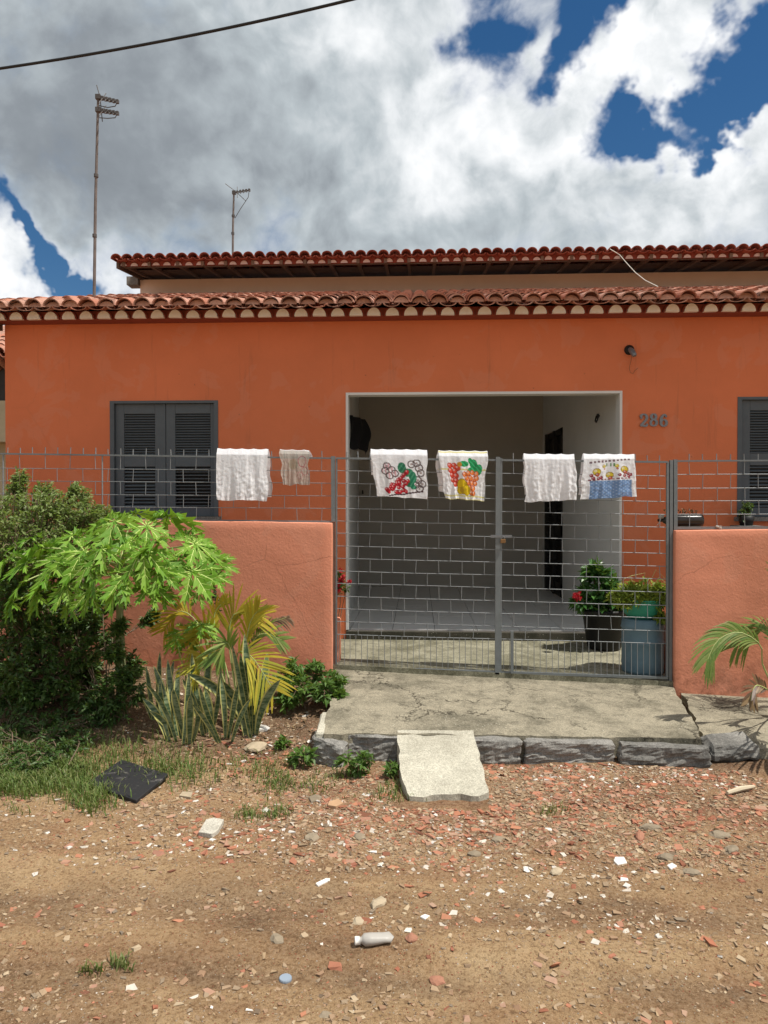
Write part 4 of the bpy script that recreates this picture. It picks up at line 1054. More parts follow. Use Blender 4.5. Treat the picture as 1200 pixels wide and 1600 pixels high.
def digit(ch, x, z, parent):
    mb = MB(); y = YH-0.016; s = DH
    wf = lambda t, u: s*(0.085+0.12*abs(t.y))
    if ch == '2':
        path = arc(0.30, 0.70, 0.24, 0.26, 165, -30, 18)+[(0.40, 0.42), (0.22, 0.24), (0.08, 0.07)]
        ribbon([(x+s*a, z+s*b) for a, b in path], wf, 0.014, mb, y)
        ribbon([(x+s*a, z+s*b) for a, b in [(0.05, 0.08), (0.2, 0.11), (0.36, 0.06), (0.52, 0.07), (0.58, 0.22)]], lambda t, u: s*0.15, 0.014, mb, y-0.001)
        ribbon([(x+s*a, z+s*b) for a, b in arc(0.12, 0.70, 0.05, 0.05, 0, 360, 10)], lambda t, u: s*0.10, 0.014, mb, y-0.002)
    if ch == '8':
        ribbon([(x+s*a, z+s*b) for a, b in arc(0.30, 0.735, 0.175, 0.20, 0, 360, 24)], wf, 0.014, mb, y)
        ribbon([(x+s*a, z+s*b) for a, b in arc(0.30, 0.275, 0.225, 0.235, 0, 360, 24)], wf, 0.014, mb, y-0.001)
    if ch == '6':
        ribbon([(x+s*a, z+s*b) for a, b in arc(0.31, 0.29, 0.215, 0.245, 0, 360, 24)], wf, 0.014, mb, y)
        ribbon([(x+s*a, z+s*b) for a, b in arc(0.42, 0.42, 0.33, 0.50, 190, 80, 14)], wf, 0.014, mb, y-0.001)
        ribbon([(x+s*a, z+s*b) for a, b in arc(0.48, 0.80, 0.04, 0.04, 0, 360, 10)], lambda t, u: s*0.10, 0.014, mb, y-0.002)
    ob('digit', mb.me('digit', m_digit), parent, label='digit '+ch)
q = P(999, 667, YH)
hn = thing('house_number', (q.x, YH, q.z), 'ornate grey metal house number 286 on the orange wall', 'house number')
for i, ch in enumerate('286'): digit(ch, q.x+i*0.102, q.z+0.004*(i % 2), hn)
q = P(983, 547, YH); wl = thing('wall_lamp', q, 'dark empty lamp holder on the orange wall above the house number', 'lamp')
mb = MB()
vs = []; 
for (r, d) in ((0.052, 0.0), (0.052, -0.012), (0.040, -0.030), (0.024, -0.04)):
    vs += [(q.x+r*math.cos(k*math.pi/8), q.y+d, q.z+r*math.sin(k*math.pi/8)) for k in range(16)]
mb.add(vs, [(i*16+k, i*16+(k+1) % 16, (i+1)*16+(k+1) % 16, (i+1)*16+k) for i in range(3) for k in range(16)]+[tuple(range(48, 64))])
ob('rose', mb.me('lamp_rose', m_black), wl)
mb = MB(); mb.tube([q+Vector((0.0, -0.03, 0.0)), q+Vector((0.008, -0.075, -0.028)), q+Vector((0.02, -0.11, -0.07)), q+Vector((0.022, -0.115, -0.085))], [0.024, 0.03, 0.026, 0.02], 12)
ob('socket', mb.me('lamp_socket', m_digit), wl)
mb = MB(); mb.tube([P(985+a, 553+b, YH-0.02-0.0*b) for a, b in ((0, 0), (2, 6), (0, 14), (-2, 22), (0, 29), (4, 31), (7, 26), (12, 22))], 0.0025, 5)
ob('wire', mb.me('lamp_wire', m_wire2), wl)
# hammock hook on right porch wall
hy = 8.73; q = Vector((rwx(hy)-0.01, hy, P(936, 655, hy).z))
mb = MB(); mb.tube([q+Vector((0.01, 0.0, 0.04)), q+Vector((-0.03, -0.0, 0.035)), q+Vector((-0.045, -0.02, -0.02)), q+Vector((-0.05, -0.09, -0.045)), q+Vector((-0.05, -0.15, -0.02)), q+Vector((-0.05, -0.16, 0.03))], 0.009, 8)
mb.tube([q+Vector((0.012, 0.05, 0.04)), q+Vector((-0.012, 0.05, 0.04))], 0.03, 10)
ob('hammock_hook', mb.me('hook', m_black), label='black iron hammock hook on the right porch wall', cat='hook')
# black cloth hanging on left porch wall
mb = MB(); n1, n2 = 14, 18; vs = []
for j in range(n2+1):
    for i in range(n1+1):
        u, v = i/n1, j/n2; yy = 8.35+0.62*u*(0.75+0.25*math.sin(v*3)); zz = P(556, 652+46*v+(4*math.sin(u*7) if j == n2 else 0)+(9*u if v > .8 else 0), 8.6).z
        xx = lx0+(lx1-lx0)*(yy-YI)/(YB-YI)+0.02+0.22*u*(0.55+0.45*math.sin(v*2.2+.4))+0.018*math.sin(u*13+v*3)
        vs.append((xx, yy, zz))
mb.add(vs, [(j*(n1+1)+i, j*(n1+1)+i+1, (j+1)*(n1+1)+i+1, (j+1)*(n1+1)+i) for j in range(n2) for i in range(n1)])
ob('black_garment', mb.me('garment', m_blackcloth, True), label='black garment hanging high on the left porch wall', cat='garment')
mb = MB(); q = P(567, 771, 11.85); mb.tube([q+Vector((0, 0.04, 0)), q+Vector((0, -0.03, 0)), q+Vector((0, -0.05, 0.05))], 0.012, 8)
ob('wall_hook', mb.me('hook2', m_black), label='small dark peg low on the porch back wall', cat='hook')

# ------------------------------------------------------------------ antennas and cables
def antenna(px, ybase, ytop, Y, arms, lab, lean, cables):
    b = P(px[0], ybase, Y); tp = P(px[1], ytop, Y)
    t = thing('tv_antenna', b, lab, 'antenna')
    mb = MB(); mb.tube([b+Vector((0, 0, -0.8)), b.lerp(tp, 0.45), tp], [0.022, 0.02, 0.016], 8); ob('mast', mb.me('mast', m_pole), t)
    mb = MB()
    for fr_ in (0.3, 0.6): 
        c = b.lerp(tp, fr_); mb.tube([c-Vector((0, 0, .02)), c+Vector((0, 0, 0.02))], 0.03, 8)
    ob('clamp', mb.me('clamp', m_galv), t)
    s = Y/FPX
    for (ya, x1, ye, el) in arms:
        a = P(px[1], ya, Y); e_ = P(x1, ye, Y)
        mb = MB(); mb.tube([a, e_], 0.012, 6); mb.box(a.x-0.03, a.x+0.035, a.y-0.03, a.y+0.03, a.z-0.03, a.z+0.03)
        boom = ob('boom', mb.me('boom', m_galv), t)
        for k in range(5):
            c = a.lerp(e_, 0.22+0.19*k); l = (0.26 if k == 0 else 0.12-0.015*k)
            mb = MB(); mb.tube([c+Vector((-0.25*l, l, 0.8*l)), c+Vector((0.25*l, -l, -0.8*l))], 0.0065, 5)
            mb.box(c.x-0.018, c.x+0.018, c.y-0.02, c.y+0.02, c.z-0.022, c.z+0.022)
            ob('element', mb.me('element', m_galv), boom)
    mb = MB()
    for c in cables: mb.tube([P(x, y, Y) for x, y in c], 0.006, 5)
    ob('wire', mb.me('antenna_wire', m_galv), t)
antenna((145.5, 470), 0, 0, 0, [], '', 0, []) if False else None
antenna((145.5, 153.5), 462, 149, 9.6, [(152, 184, 159, 0), (172, 184, 177, 0)], 'tall thin mast with two stacked TV antenna arms at the left', 0,
        [[(151, 133), (156, 150), (160, 190)], [(155, 165), (168, 168), (180, 166), (183, 160)], [(155, 184), (168, 185), (180, 184), (183, 178)]])
antenna((363, 365.5), 392, 301, 13.6, [(301, 390, 297, 0)], 'short TV antenna mast rising behind the upper roof', 0,
        [[(352, 287), (368, 299), (384, 314)], [(389, 300), (388, 308), (376, 326), (367, 341)]])
mb = MB(); pts = []
for k in range(41):
    t_ = k/40; px = -500+1700*t_
    py = 107-0.145*px-(px*px)*9.3e-5 if px > 0 else 107-0.145*px
    pts.append(P(px, py, 6.6-1.4*t_))
mb.tube(pts, 0.0115, 8); 
for k in range(6, 30): 
    pass
ob('power_cable', mb.me('cable', m_cable, True), label='black overhead power cable crossing the upper left sky', cat='cable')
mb = MB(); mb.tube([P(x, y, Y) for x, y, Y in ((953, 389, 12.25), (968, 398, 12.2), (980, 412, 11.8), (993, 426, 11.2), (1008, 438, 10.2), (1028, 448, 9.0))], 0.006, 5)
ob('loose_wire', mb.me('loose', m_wire), label='pale loose wire drooping from the upper roof edge', cat='wire')

# ------------------------------------------------------------------ foliage tools
def leafcloud(name, P0, D, Nn, L, Wd, mats, fold=0.25, mi=None):
    """numpy: positions, directions, normals, lengths, widths -> folded rhombic leaves"""
    D = D/np.linalg.norm(D, axis=1, keepdims=True); Sd = np.cross(D, Nn); Sd /= np.maximum(np.linalg.norm(Sd, axis=1, keepdims=True), 1e-6); Up = np.cross(Sd, D)
    L = L[:, None]; Wd = Wd[:, None]
    b = P0; m1 = P0+D*L*0.45-Up*L*0.02; tip = P0+D*L-Up*L*0.18
    l = P0+D*L*0.42+Sd*Wd/2+Up*Wd*fold; r = P0+D*L*0.42-Sd*Wd/2+Up*Wd*fold
    V = np.stack([b, m1, tip, l, r], 1).reshape(-1, 3); n = len(P0); k = np.arange(n)[:, None]*5
    F = np.concatenate([k+[0, 1, 3], k+[1, 2, 3], k+[0, 4, 1], k+[1, 4, 2]], 0)
    F = F.reshape(4, n, 3).transpose(1, 0, 2).reshape(-1, 3)
    return fastmesh(name, V, F, mats)
def fastmesh(name, V, F, mats, smooth=False):
    me = bpy.data.meshes.new(name); n = len(F); k = F.shape[1]
    me.vertices.add(len(V)); me.vertices.foreach_set('co', np.asarray(V, dtype=np.float32).ravel())
    me.loops.add(n*k); me.loops.foreach_set('vertex_index', np.asarray(F, dtype=np.int32).ravel())
    me.polygons.add(n); me.polygons.foreach_set('loop_start', np.arange(0, n*k, k, dtype=np.int32))
    try: me.polygons.foreach_set('loop_total', np.full(n, k, dtype=np.int32))
    except Exception: pass
    for m in (mats if isinstance(mats, (list, tuple)) else [mats]): me.materials.append(m)
    me.update(calc_edges=True); me.validate()
    me.polygons.foreach_set('use_smooth', [bool(smooth)]*n)
    return me
def shrub(t, base, targets, spread, twigs, per, L, Wd, mat, stem=m_stem, sr=0.008, up=0.5, name='foliage'):
    """targets: list of (centre, radius); stems go base->target, twigs fan out, leaves along twigs"""
    mb = MB(); PP = []; DD = []; NN = []
    for (c, rad) in targets:
        c = Vector(c); rad = Vector(rad) if hasattr(rad, '__len__') else Vector((rad,)*3)
        b0 = Vector(base)+Vector((random.uniform(-spread, spread), random.uniform(-spread*.5, spread*.5), 0))
        mid = b0.lerp(c, 0.5)+Vector((random.uniform(-.08, .08), random.uniform(-.08, .08), 0.05))
        mb.tube([b0, mid, c], [sr*1.5, sr, sr*0.7], 5)
        for _ in range(twigs):
            d = Vector((random.gauss(0, 1), random.gauss(0, 1), random.gauss(0, 1))).normalized()*random.random()**0.4
            e_ = c+Vector((d.x*rad.x, d.y*rad.y, d.z*rad.z)); s0 = c.lerp(e_, 0.15)+Vector((0, 0, -0.3*rad.z))
            s0 = mid.lerp(c, random.uniform(0.4, 1.0)).lerp(e_, 0.3)
            mb.tube([s0, s0.lerp(e_, 0.5)+Vector((0, 0, 0.02)), e_], [sr*.5, sr*.4, sr*.25], 4, False)
            dirn = (e_-s0).normalized()
            for k in range(per):
                u = random.uniform(0.35, 1.05); p = s0.lerp(e_, u)
                dd = dirn*0.5+Vector((random.gauss(0, .7), random.gauss(0, .7), random.gauss(0.05, .5)))
                PP.append(p+Vector((random.gauss(0, .008),)*3)); DD.append(dd); NN.append((random.gauss(0, .5), random.gauss(-.15, .5), 1.0))
    ob('stem', mb.me('stems', stem), t)
    n = len(PP); Ls = L*rng.uniform(0.6, 1.25, n)
    return ob(name, leafcloud(name, np.array([tuple(p) for p in PP]), np.array([tuple(p) for p in DD]), np.array(NN), Ls, Ls*Wd/L, mat), t)

# --- papaya
def papaya_leaf(seed):
    q = random.Random(seed); mb = MB()
    out = [(0.0, 0.03), (0.22, 0.050), (0.55, 0.235), (0.47, 0.085), (0.78, 0.205), (0.64, 0.07), (0.93, 0.12), (0.83, 0.045), (1.0, 0.0)]
    mids = [0.0, 0.2, 0.36, 0.47, 0.56, 0.64, 0.76, 0.84, 1.0]
    for ang, ln in ((0, 1.0), (38, 0.95), (-38, 0.95), (78, 0.78), (-78, 0.78), (122, 0.56), (-122, 0.56), (162, 0.36), (-162, 0.36)):
        ln *= q.uniform(0.9, 1.08); a = R(ang+q.uniform(-5, 5)); dr = q.uniform(0.18, 0.36)
        ca, sa = math.cos(a), math.sin(a)
        def pt(s, w):
            z = -dr*s*s*ln*0.8+abs(w)*0.38+0.02*math.sin(s*9+ang)
            x, y = s*ln, w*ln*0.92
            return (x*ca-y*sa, x*sa+y*ca, z)
        for sgn in (1, -1):
            wv = [q.uniform(0.85, 1.15) for _ in out]
            vm = [pt(s, 0) for s in mids]; vo = [pt(s, sgn*w*k) for (s, w), k in zip(out, wv)]
            f = [(i, i+1, len(mids)+i+1, len(mids)+i) if sgn < 0 else (i+1, i, len(mids)+i, len(mids)+i+1) for i in range(len(mids)-1)]
            mb.cur = 0; mb.add(vm+vo, f)
        mb.cur = 1
        c = [Vector(pt(s, 0))+Vector((0, 0, 0.006)) for s in (0, 0.3, 0.6, 0.92)]
        wv = [0.014, 0.010, 0.007, 0.002]; n_ = Vector((-sa, ca, 0))
        v = [p+n_*w for p, w in zip(c, wv)]+[p-n_*w for p, w in zip(c, wv)]
        mb.add(v, [(4+i, 5+i, i+1, i) for i in range(3)])
        for s in (0.25, 0.45, 0.62):
            for sgn in (1, -1):
                p0 = Vector(pt(s-0.05, 0)); p1 = Vector(pt(s+0.18, sgn*0.15)); up = Vector((0, 0, 0.005)); t_ = (p1-p0).cross(Vector((0, 0, 1))).normalized()*0.005
                mb.add([p0+t_+up, p0-t_+up, p1+up], [(0, 1, 2)] if sgn > 0 else [(0, 1, 2)])
    return mb.me('papaya_leaf', [m_pap, m_vein])
pls = [papaya_leaf(i) for i in range(5)]
pb = PF(186, 1118, groundz); PY = pb.y
pap = thing('papaya_plant', pb, 'young papaya tree with big lobed bright green leaves in front of the left wall', 'papaya tree')
crown = P(190, 868, PY)
mb = MB(); mb.tube([pb+Vector((0, 0, -.05)), pb.lerp(crown, .3)+Vector((0.015, 0, 0)), pb.lerp(crown, .7)+Vector((-0.01, 0, 0)), crown], [0.036, 0.032, 0.026, 0.016], 10)
ob('trunk', mb.me('papaya_trunk', m_trunk, True), pap)
# (px, py, depth offset, size, heading deg (0=right,90=away), pitch, roll)
PL = [(66, 856, -0.15, 0.27, 200, 22, 0), (132, 862, -0.35, 0.30, 250, 32, 0), (200, 843, -0.30, 0.31, 262, 30, 0), (257, 874, -0.38, 0.29, 280, 34, 0),
      (201, 897, -0.52, 0.28, 268, 40, 0), (74, 906, -0.45, 0.26, 225, 38, 0), (322, 862, -0.15, 0.26, 340, 25, 0), (300, 893, -0.40, 0.26, 318, 38, 0),
      (262, 806, 0.0, 0.30, 30, 12, 0), (212, 803, 0.10, 0.30, 95, 8, 0), (165, 812, 0.0, 0.29, 150, 12, 0), (230, 822, -0.15, 0.28, 300, 18, 0),
      (112, 838, 0.05, 0.29, 185, 15, 0), (160, 835, -0.2, 0.27, 230, 22, 0), (295, 838, 0.0, 0.27, 355, 15, 0), (60, 862, 0.1, 0.27, 180, 15, 0),
      (40, 880, -0.2, 0.25, 195, 30, 0), (245, 846, -0.45, 0.25, 250, 28, 0), (140, 880, -0.5, 0.22, 240, 45, 0), (280, 870, -0.2, .25, 300, 30, 0), (100, 870, -0.3, .24, 220, 30, 0), (330, 875, -.1, .24, 330, 40, 0), (180, 815, -.25, .28, 250, 30, 0), (255, 925, -.45, .19, 300, 50, 0), (140, 925, -.55, .18, 240, 50, 0), (225, 860, -.5, .26, 290, 42, 0), (160, 858, -.45, .26, 235, 38, 0), (85, 882, -.4, .26, 215, 40, 0), (250, 890, -.5, .25, 285, 45, 0), (305, 850, -.2, .24, 345, 35, 0), (15, 872, -.1, .25, 185, 25, 0), (35, 910, -.3, .24, 200, 40, 0), (105, 915, -.45, .22, 230, 45, 0), (335, 900, -.2, .2, 330, 40, 0), (50, 840, .1, .25, 175, 15, 0), (150, 900, -.55, .20, 235, 50, 0), (235, 915, -.5, .21, 285, 45, 0), (180, 920, -.6, .18, 255, 55, 0), (60, 925, -.45, .22, 220, 50, 0), (110, 940, -.5, .18, 240, 55, 0), (20, 940, -.3, .18, 210, 45, 0), (310, 925, -.3, .17, 310, 45, 0)]
for i, (px, py, dy, sz, hd, pt_, rl) in enumerate(PL):
    c = P(px, py, PY+dy)
    o = ob('leaf', pls[i % 5], pap, c)
    rot = Matrix.Rotation(R(hd+random.uniform(-22, 22)), 4, 'Z') @ Matrix.Rotation(R(pt_*0.95+4+random.uniform(-10, 12)), 4, 'Y') @ Matrix.Rotation(R(random.uniform(-26, 26)), 4, 'X')
    o.matrix_local = Matrix.Translation(c-WO[pap.name]) @ rot @ Matrix.Diagonal((sz*1.05*random.uniform(.82, 1.12), sz*1.05*random.uniform(.8, 1.1), sz*1.12*random.uniform(.7, 1.7), 1))
    mb = MB(); s0 = pb.lerp(crown, random.uniform(0.86, 1.0)); md = s0.lerp(c, 0.5)+Vector((0, 0, 0.05+0.03*random.random()))
    mb.tube([s0, md, c], [0.007, 0.006, 0.005], 6); ob('leaf_stalk', mb.me('petiole', m_petiole, True), pap)
# low separate leaf in front of snake plants
pb2 = PF(300, 1130, groundz)
pp2 = thing('papaya_seedling', pb2, 'papaya seedling with a bright lobed leaf above the snake plants', 'papaya seedling')
for i, (px, py, sz, hd, pt_) in enumerate(((290, 985, 0.24, 262, 40), (315, 975, 0.19, 320, 25), (275, 1000, 0.15, 220, 40))):
    c = P(px, py, pb2.y-0.1*i); o = ob('leaf', pls[i+1], pp2, c)
    o.matrix_local = Matrix.Translation(c-WO[pp2.name]) @ Matrix.Rotation(R(hd), 4, 'Z') @ Matrix.Rotation(R(pt_), 4, 'Y') @ Matrix.Scale(sz, 4)
    mb = MB(); mb.tube([pb2, pb2.lerp(c, .6)+Vector((.02, 0, 0)), c], [0.008, .006, .004], 6); ob('leaf_stalk', mb.me('petiole', m_petiole, True), pp2)

# --- left tall bush
lb = P(60, 1100, 5.75); lb.z = groundz(lb.x, 5.75)
t = thing('leafy_bush', lb, 'tall twiggy bush with small leaves growing at the left edge', 'bush')
tg = []
for (px, py, Y, r) in ((15, 820, 5.8, .20), (35, 790, 5.9, .17), (55, 850, 5.8, .2), (90, 790, 5.95, .16), (105, 830, 5.9, .18), (70, 770, 5.95, .10), (25, 765, 5.95, .10), (130, 780, 5.95, .10), (-10, 790, 5.8, .2), (10, 860, 5.6, .22), (150, 815, 6.0, .12), (60, 815, 5.85, .16), (100, 860, 5.9, .15), (118, 766, 6.0, .05), (30, 745, 5.95, .06), (160, 800, 6.0, .06), (-30, 840, 5.6, .25), (20, 840, 5.45, .2), (60, 800, 5.6, .18), (80, 845, 5.5, .18), (40, 880, 5.35, .16), (0, 800, 5.5, .18), (110, 800, 5.7, .14), (75, 785, 5.7, .12), (140, 800, 5.8, .12)):
    tg.append((P(px, py, Y), r))
shrub(t, lb, tg, 0.35, 30, 17, 0.040, 0.018, m_bushl, sr=0.008)
# dark undergrowth behind papaya stem
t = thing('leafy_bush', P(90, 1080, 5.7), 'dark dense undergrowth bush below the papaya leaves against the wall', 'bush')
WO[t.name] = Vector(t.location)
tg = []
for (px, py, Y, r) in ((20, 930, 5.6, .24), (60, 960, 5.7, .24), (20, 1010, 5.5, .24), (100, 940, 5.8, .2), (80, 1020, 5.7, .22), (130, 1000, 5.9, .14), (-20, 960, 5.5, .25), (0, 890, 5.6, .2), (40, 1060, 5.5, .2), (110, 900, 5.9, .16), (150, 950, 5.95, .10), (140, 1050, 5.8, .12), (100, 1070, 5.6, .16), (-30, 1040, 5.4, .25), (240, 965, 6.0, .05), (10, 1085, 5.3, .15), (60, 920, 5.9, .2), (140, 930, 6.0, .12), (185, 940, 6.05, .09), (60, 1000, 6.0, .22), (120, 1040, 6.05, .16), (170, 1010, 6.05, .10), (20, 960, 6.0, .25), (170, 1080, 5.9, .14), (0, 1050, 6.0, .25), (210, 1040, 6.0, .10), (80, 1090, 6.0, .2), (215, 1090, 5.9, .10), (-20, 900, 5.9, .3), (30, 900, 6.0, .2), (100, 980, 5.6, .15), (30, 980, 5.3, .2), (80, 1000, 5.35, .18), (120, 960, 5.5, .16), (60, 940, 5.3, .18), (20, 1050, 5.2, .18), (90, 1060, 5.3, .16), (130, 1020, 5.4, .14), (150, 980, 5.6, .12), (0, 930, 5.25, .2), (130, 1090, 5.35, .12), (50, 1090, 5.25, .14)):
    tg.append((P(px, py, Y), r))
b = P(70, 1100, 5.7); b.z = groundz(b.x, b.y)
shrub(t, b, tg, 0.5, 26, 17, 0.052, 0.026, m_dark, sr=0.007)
t = thing('creeper', P(175, 1060, PY-0.05), 'dark leafy creeper climbing the foot of the papaya trunk', 'creeper')
tg = [(P(px, py, PY-0.1), r) for (px, py, r) in ((178, 1020, .07), (190, 1060, .10), (160, 1085, .14), (205, 1085, .10), (180, 1110, .14), (150, 1110, .1), (186, 980, .04), (172, 1130, .1))]
shrub(t, PF(180, 1125, groundz), tg, 0.12, 22, 12, 0.06, 0.022, m_dark, sr=0.005)
t = thing('creeper', P(336, 900, 6.2), 'thin hanging vine with tiny leaves against the wall right of the papaya', 'creeper')
mb = MB(); vpts = [P(x, y, 6.22) for x, y in ((318, 880), (330, 900), (334, 925), (339, 945), (342, 962))]; mb.tube(vpts, 0.003, 5); ob('stem', mb.me('vine', m_stem), t)
n = 110; k = rng.uniform(0, 3.99, n); pp = np.array([tuple(vpts[int(a)].lerp(vpts[int(a)+1], a-int(a))) for a in k])+rng.normal(0, .012, (n, 3))*[1, .4, 1]
ob('foliage', leafcloud('vine_leaf', pp, rng.normal(0, 1, (n, 3)), rng.normal(0, .5, (n, 3))+[0, -.5, 1], np.full(n, .035), np.full(n, .022), m_dark), t)
# bare dangling stems in the shade
t = thing('bare_creeper', P(100, 1080, 5.4), 'bare pale dangling stems in the shade under the dark bush', 'creeper')
mb = MB()
for k in range(9):
    x0 = 60+k*16+random.uniform(-8, 8); Yd = 5.55+random.uniform(-.1, .25)
    mb.tube([P(x0, 930+random.uniform(0, 60), Yd), P(x0+random.uniform(-10, 12), 1010, Yd), P(x0+random.uniform(-6, 20), 1060, Yd), P(x0+random.uniform(-20, 20), 1125, Yd-.05)], 0.0035, 5)
ob('stem', mb.me('bare_stems', simple('pale_dry_stem', (0.26, 0.21, 0.14), 0.8, 0.2)), t)
# small bush by slab
bb_ = PF(470, 1105, groundz)
t = thing('leafy_bush', bb_, 'small round green bush at the left driveway edge in front of the wall', 'bush')
tg = [(P(px, py, Y), (r, r, r*.75)) for (px, py, Y, r) in ((455, 1050, 5.75, .12), (490, 1052, 5.8, .12), (520, 1066, 5.75, .10), (470, 1072, 5.6, .14), (505, 1080, 5.6, .12), (530, 1090, 5.65, .06), (440, 1068, 5.7, .10), (450, 1090, 5.55, .08))]
shrub(t, bb_, tg, 0.12, 22, 13, 0.060, 0.024, m_weed, sr=0.005)
# weeds at kerb
for (px, py, tgl, lab, r) in ((563, 1212, [(545, 1190), (570, 1188), (560, 1200)], 'leafy green weed growing at the kerb left of the ramp', .055),
                         (468, 1200, [(462, 1182), (478, 1184)], 'small weed in front of the tilted block', .04), (607, 1215, [(607, 1200)], 'tiny weed against the left ramp side', .035),
                         (440, 1170, [(440, 1162)], 'tiny sprout beside the beige stone', .03)):
    b = PF(px, py, groundz); t = thing('weed', b, lab, 'weed', 'weeds sprouting along the kerb')
    tg = [(P(a, c, b.y), (r*1.2, r, r*.8)) for a, c in tgl]
    shrub(t, b, tg, 0.02, 9, 9, 0.055, 0.024, m_weed, sr=0.003)

# --- snake plants
def blade(base, top, w, bend, seed):
    q = random.Random(seed); base = Vector(base); top = Vector(top); n = 12
    mid = (base+top)/2+Vector(bend); V = []; ed = []
    ax = (top-base).normalized(); side = ax.cross(Vector((q.uniform(-.5, .5), -1, 0.0))).normalized(); tw = q.uniform(-0.7, 0.7)
    for i in range(n+1):
        t = i/n; p = base*(1-t)**2+mid*2*t*(1-t)+top*t*t
        ww = w*(0.45+1.1*t-0.25*t*t)*(1-t**5)*0.75+0.001
        if t > 0.97: ww = 0.001
        s = Matrix.Rotation(tw*t, 3, ax) @ side; nn = s.cross(ax)
        for k, e in ((-1, 1), (-0.78, 0.7), (-0.3, 0), (0.3, 0), (0.78, 0.7), (1, 1)):
            V.append(p+s*ww*k+nn*(-ww*0.30*(1-k*k))); ed.append(abs(k))
    F = [(i*6+k, i*6+k+1, (i+1)*6+k+1, (i+1)*6+k) for i in range(n) for k in range(5)]
    me = mesh('blade', V, F, m_snake, None, True); a = me.attributes.new('edge', 'FLOAT', 'POINT'); a.data.foreach_set('value', ed); return me
def snake(base_px, tips, lab, w, yoff=0.0):
    b = PF(*base_px, groundz); t = thing('snake_plant', b, lab, 'snake plant', 'snake plants in front of the left wall')
    for i, (bx, tx, ty, dy) in enumerate(tips):
        bs = PF(bx, base_px[1]+random.uniform(-8, 3), groundz); bs.z -= 0.01
        tp = P(tx, ty, bs.y+dy); ob('leaf', blade(bs, tp, w*random.uniform(.85, 1.15), ((bs.x-tp.x)*(.25 if abs(bs.x-tp.x) > .12 else -.1)+random.uniform(-.04, .04), -.03, .03+.35*max(0, abs(bs.x-tp.x)-.12)), i*5+bx), t)
snake((392, 1152), [(388, 290, 1052, -.1), (392, 362, 1005, .05), (390, 375, 1020, 0), (396, 400, 1035, .05), (400, 438, 1062, -.1), (396, 418, 1018, .1), (384, 340, 1060, .05), (392, 382, 990, .12)],
      'large snake plant with yellow-edged leaves right of centre of the bed', 0.044)
snake((325, 1152), [(322, 300, 1020, 0), (326, 330, 1010, .05), (330, 345, 1040, -.05), (318, 285, 1060, 0), (330, 320, 1075, -.1)],
      'snake plant clump with upright banded leaves in the middle of the bed', 0.034)
snake((280, 1160), [(276, 225, 1065, 0), (272, 240, 1040, .05), (278, 262, 1030, .1), (283, 280, 1040, .1), (286, 295, 1050, 0), (270, 232, 1110, -.1), (290, 270, 1075, -.1), (296, 298, 1085, -.12), (262, 222, 1090, 0), (266, 250, 1062, .02), (300, 310, 1100, -.1)],
      'dusty snake plant clump at the left end of the bed, in shade', 0.034)

snake((350, 1160), [(345, 312, 1072, -.1), (352, 345, 1058, 0), (356, 372, 1068, -.1), (340, 300, 1100, -.12), (362, 392, 1092, -.15)],
      'low snake plant tuft at the front of the bed between the two taller clumps', 0.030)
snake((245, 1130), [(240, 228, 1040, 0), (246, 250, 1018, .05), (252, 272, 1030, .05), (238, 215, 1070, -.05)],
      'shaded snake plant tuft nearest the papaya trunk', 0.028)
# --- palms
def frond(name, path, ll, n, mat, parent, side=1.0, droop=0.18, w=0.009, rach=m_petiole, start=0.18, up=Vector((0.1, -1, 0.25)), ang=50):
    path = [Vector(p) for p in path]; mb = MB()
    def pos(t):
        m_ = len(path)-1; i = min(int(t*m_), m_-1); f = t*m_-i
        p0 = path[max(i-1, 0)]; p1 = path[i]; p2 = path[i+1]; p3 = path[min(i+2, m_)]
        return 0.5*((2*p1)+(p2-p0)*f+(2*p0-5*p1+4*p2-p3)*f*f+(3*p1-p0-3*p2+p3)*f**3)
    pts = [pos(k/14) for k in range(15)]; L = len(pts)
    mb.cur = 1; mb.tube(pts, [0.007*(1-0.75*k/14) for k in range(15)], 6)
    mb.cur = 0
    for k in range(n):
        t = start+(1-start)*k/(n-1); p = pos(min(t, .999)); tg = (pos(min(t+.02, 1))-pos(max(t-.02, 0))).normalized()
        sd_ = tg.cross(up); sd_ = sd_.normalized() if sd_.length > .05 else Vector((1, 0, 0))
        for s in (1, -1):
            le = ll*(0.55+0.6*math.sin(math.pi*min(1, (t-start)/(1-start)*0.85+0.12)))*random.uniform(.85, 1.1)
            a = R(ang*(1-.45*t)+random.uniform(-6, 6)); d = tg*math.cos(a)+sd_*s*math.sin(a)*side
            d = (d+Vector((0, 0, 0.25))*random.uniform(.5, 1)).normalized()
            nn = d.cross(tg); nn = nn.normalized()*s if nn.length > .01 else up
            wv = d.cross(Vector((0.25*s, -1, 0.5))).normalized()
            V = []; m2 = 6
            for j in range(m2+1):
                q_ = j/m2; c = p+d*le*q_+Vector((0, 0, -droop*le*q_*q_)); ww = w*(math.sin(math.pi*(0.12+0.86*q_))**0.7)
                V += [c+wv*ww, c-wv*ww]
            mb.add(V, [(2*j, 2*j+1, 2*j+3, 2*j+2) for j in range(m2)])
    return ob(name, mb.me('frond', [mat, rach]), parent)
yb = PF(378, 1130, groundz)
yp = thing('palm', yb, 'small yellowing palm with fan of golden leaflets above the snake plants', 'palm')
Y0 = yb.y
def pp(l): return [P(x, y, Y0+d) for x, y, d in l]
frond('frond', pp([(378, 1120, 0), (370, 1060, 0), (372, 1020, -.05), (395, 1028, -.12), (425, 1075, -.18)]), 0.24, 18, m_ypalm, yp, start=.52, ang=62, droop=0.22)
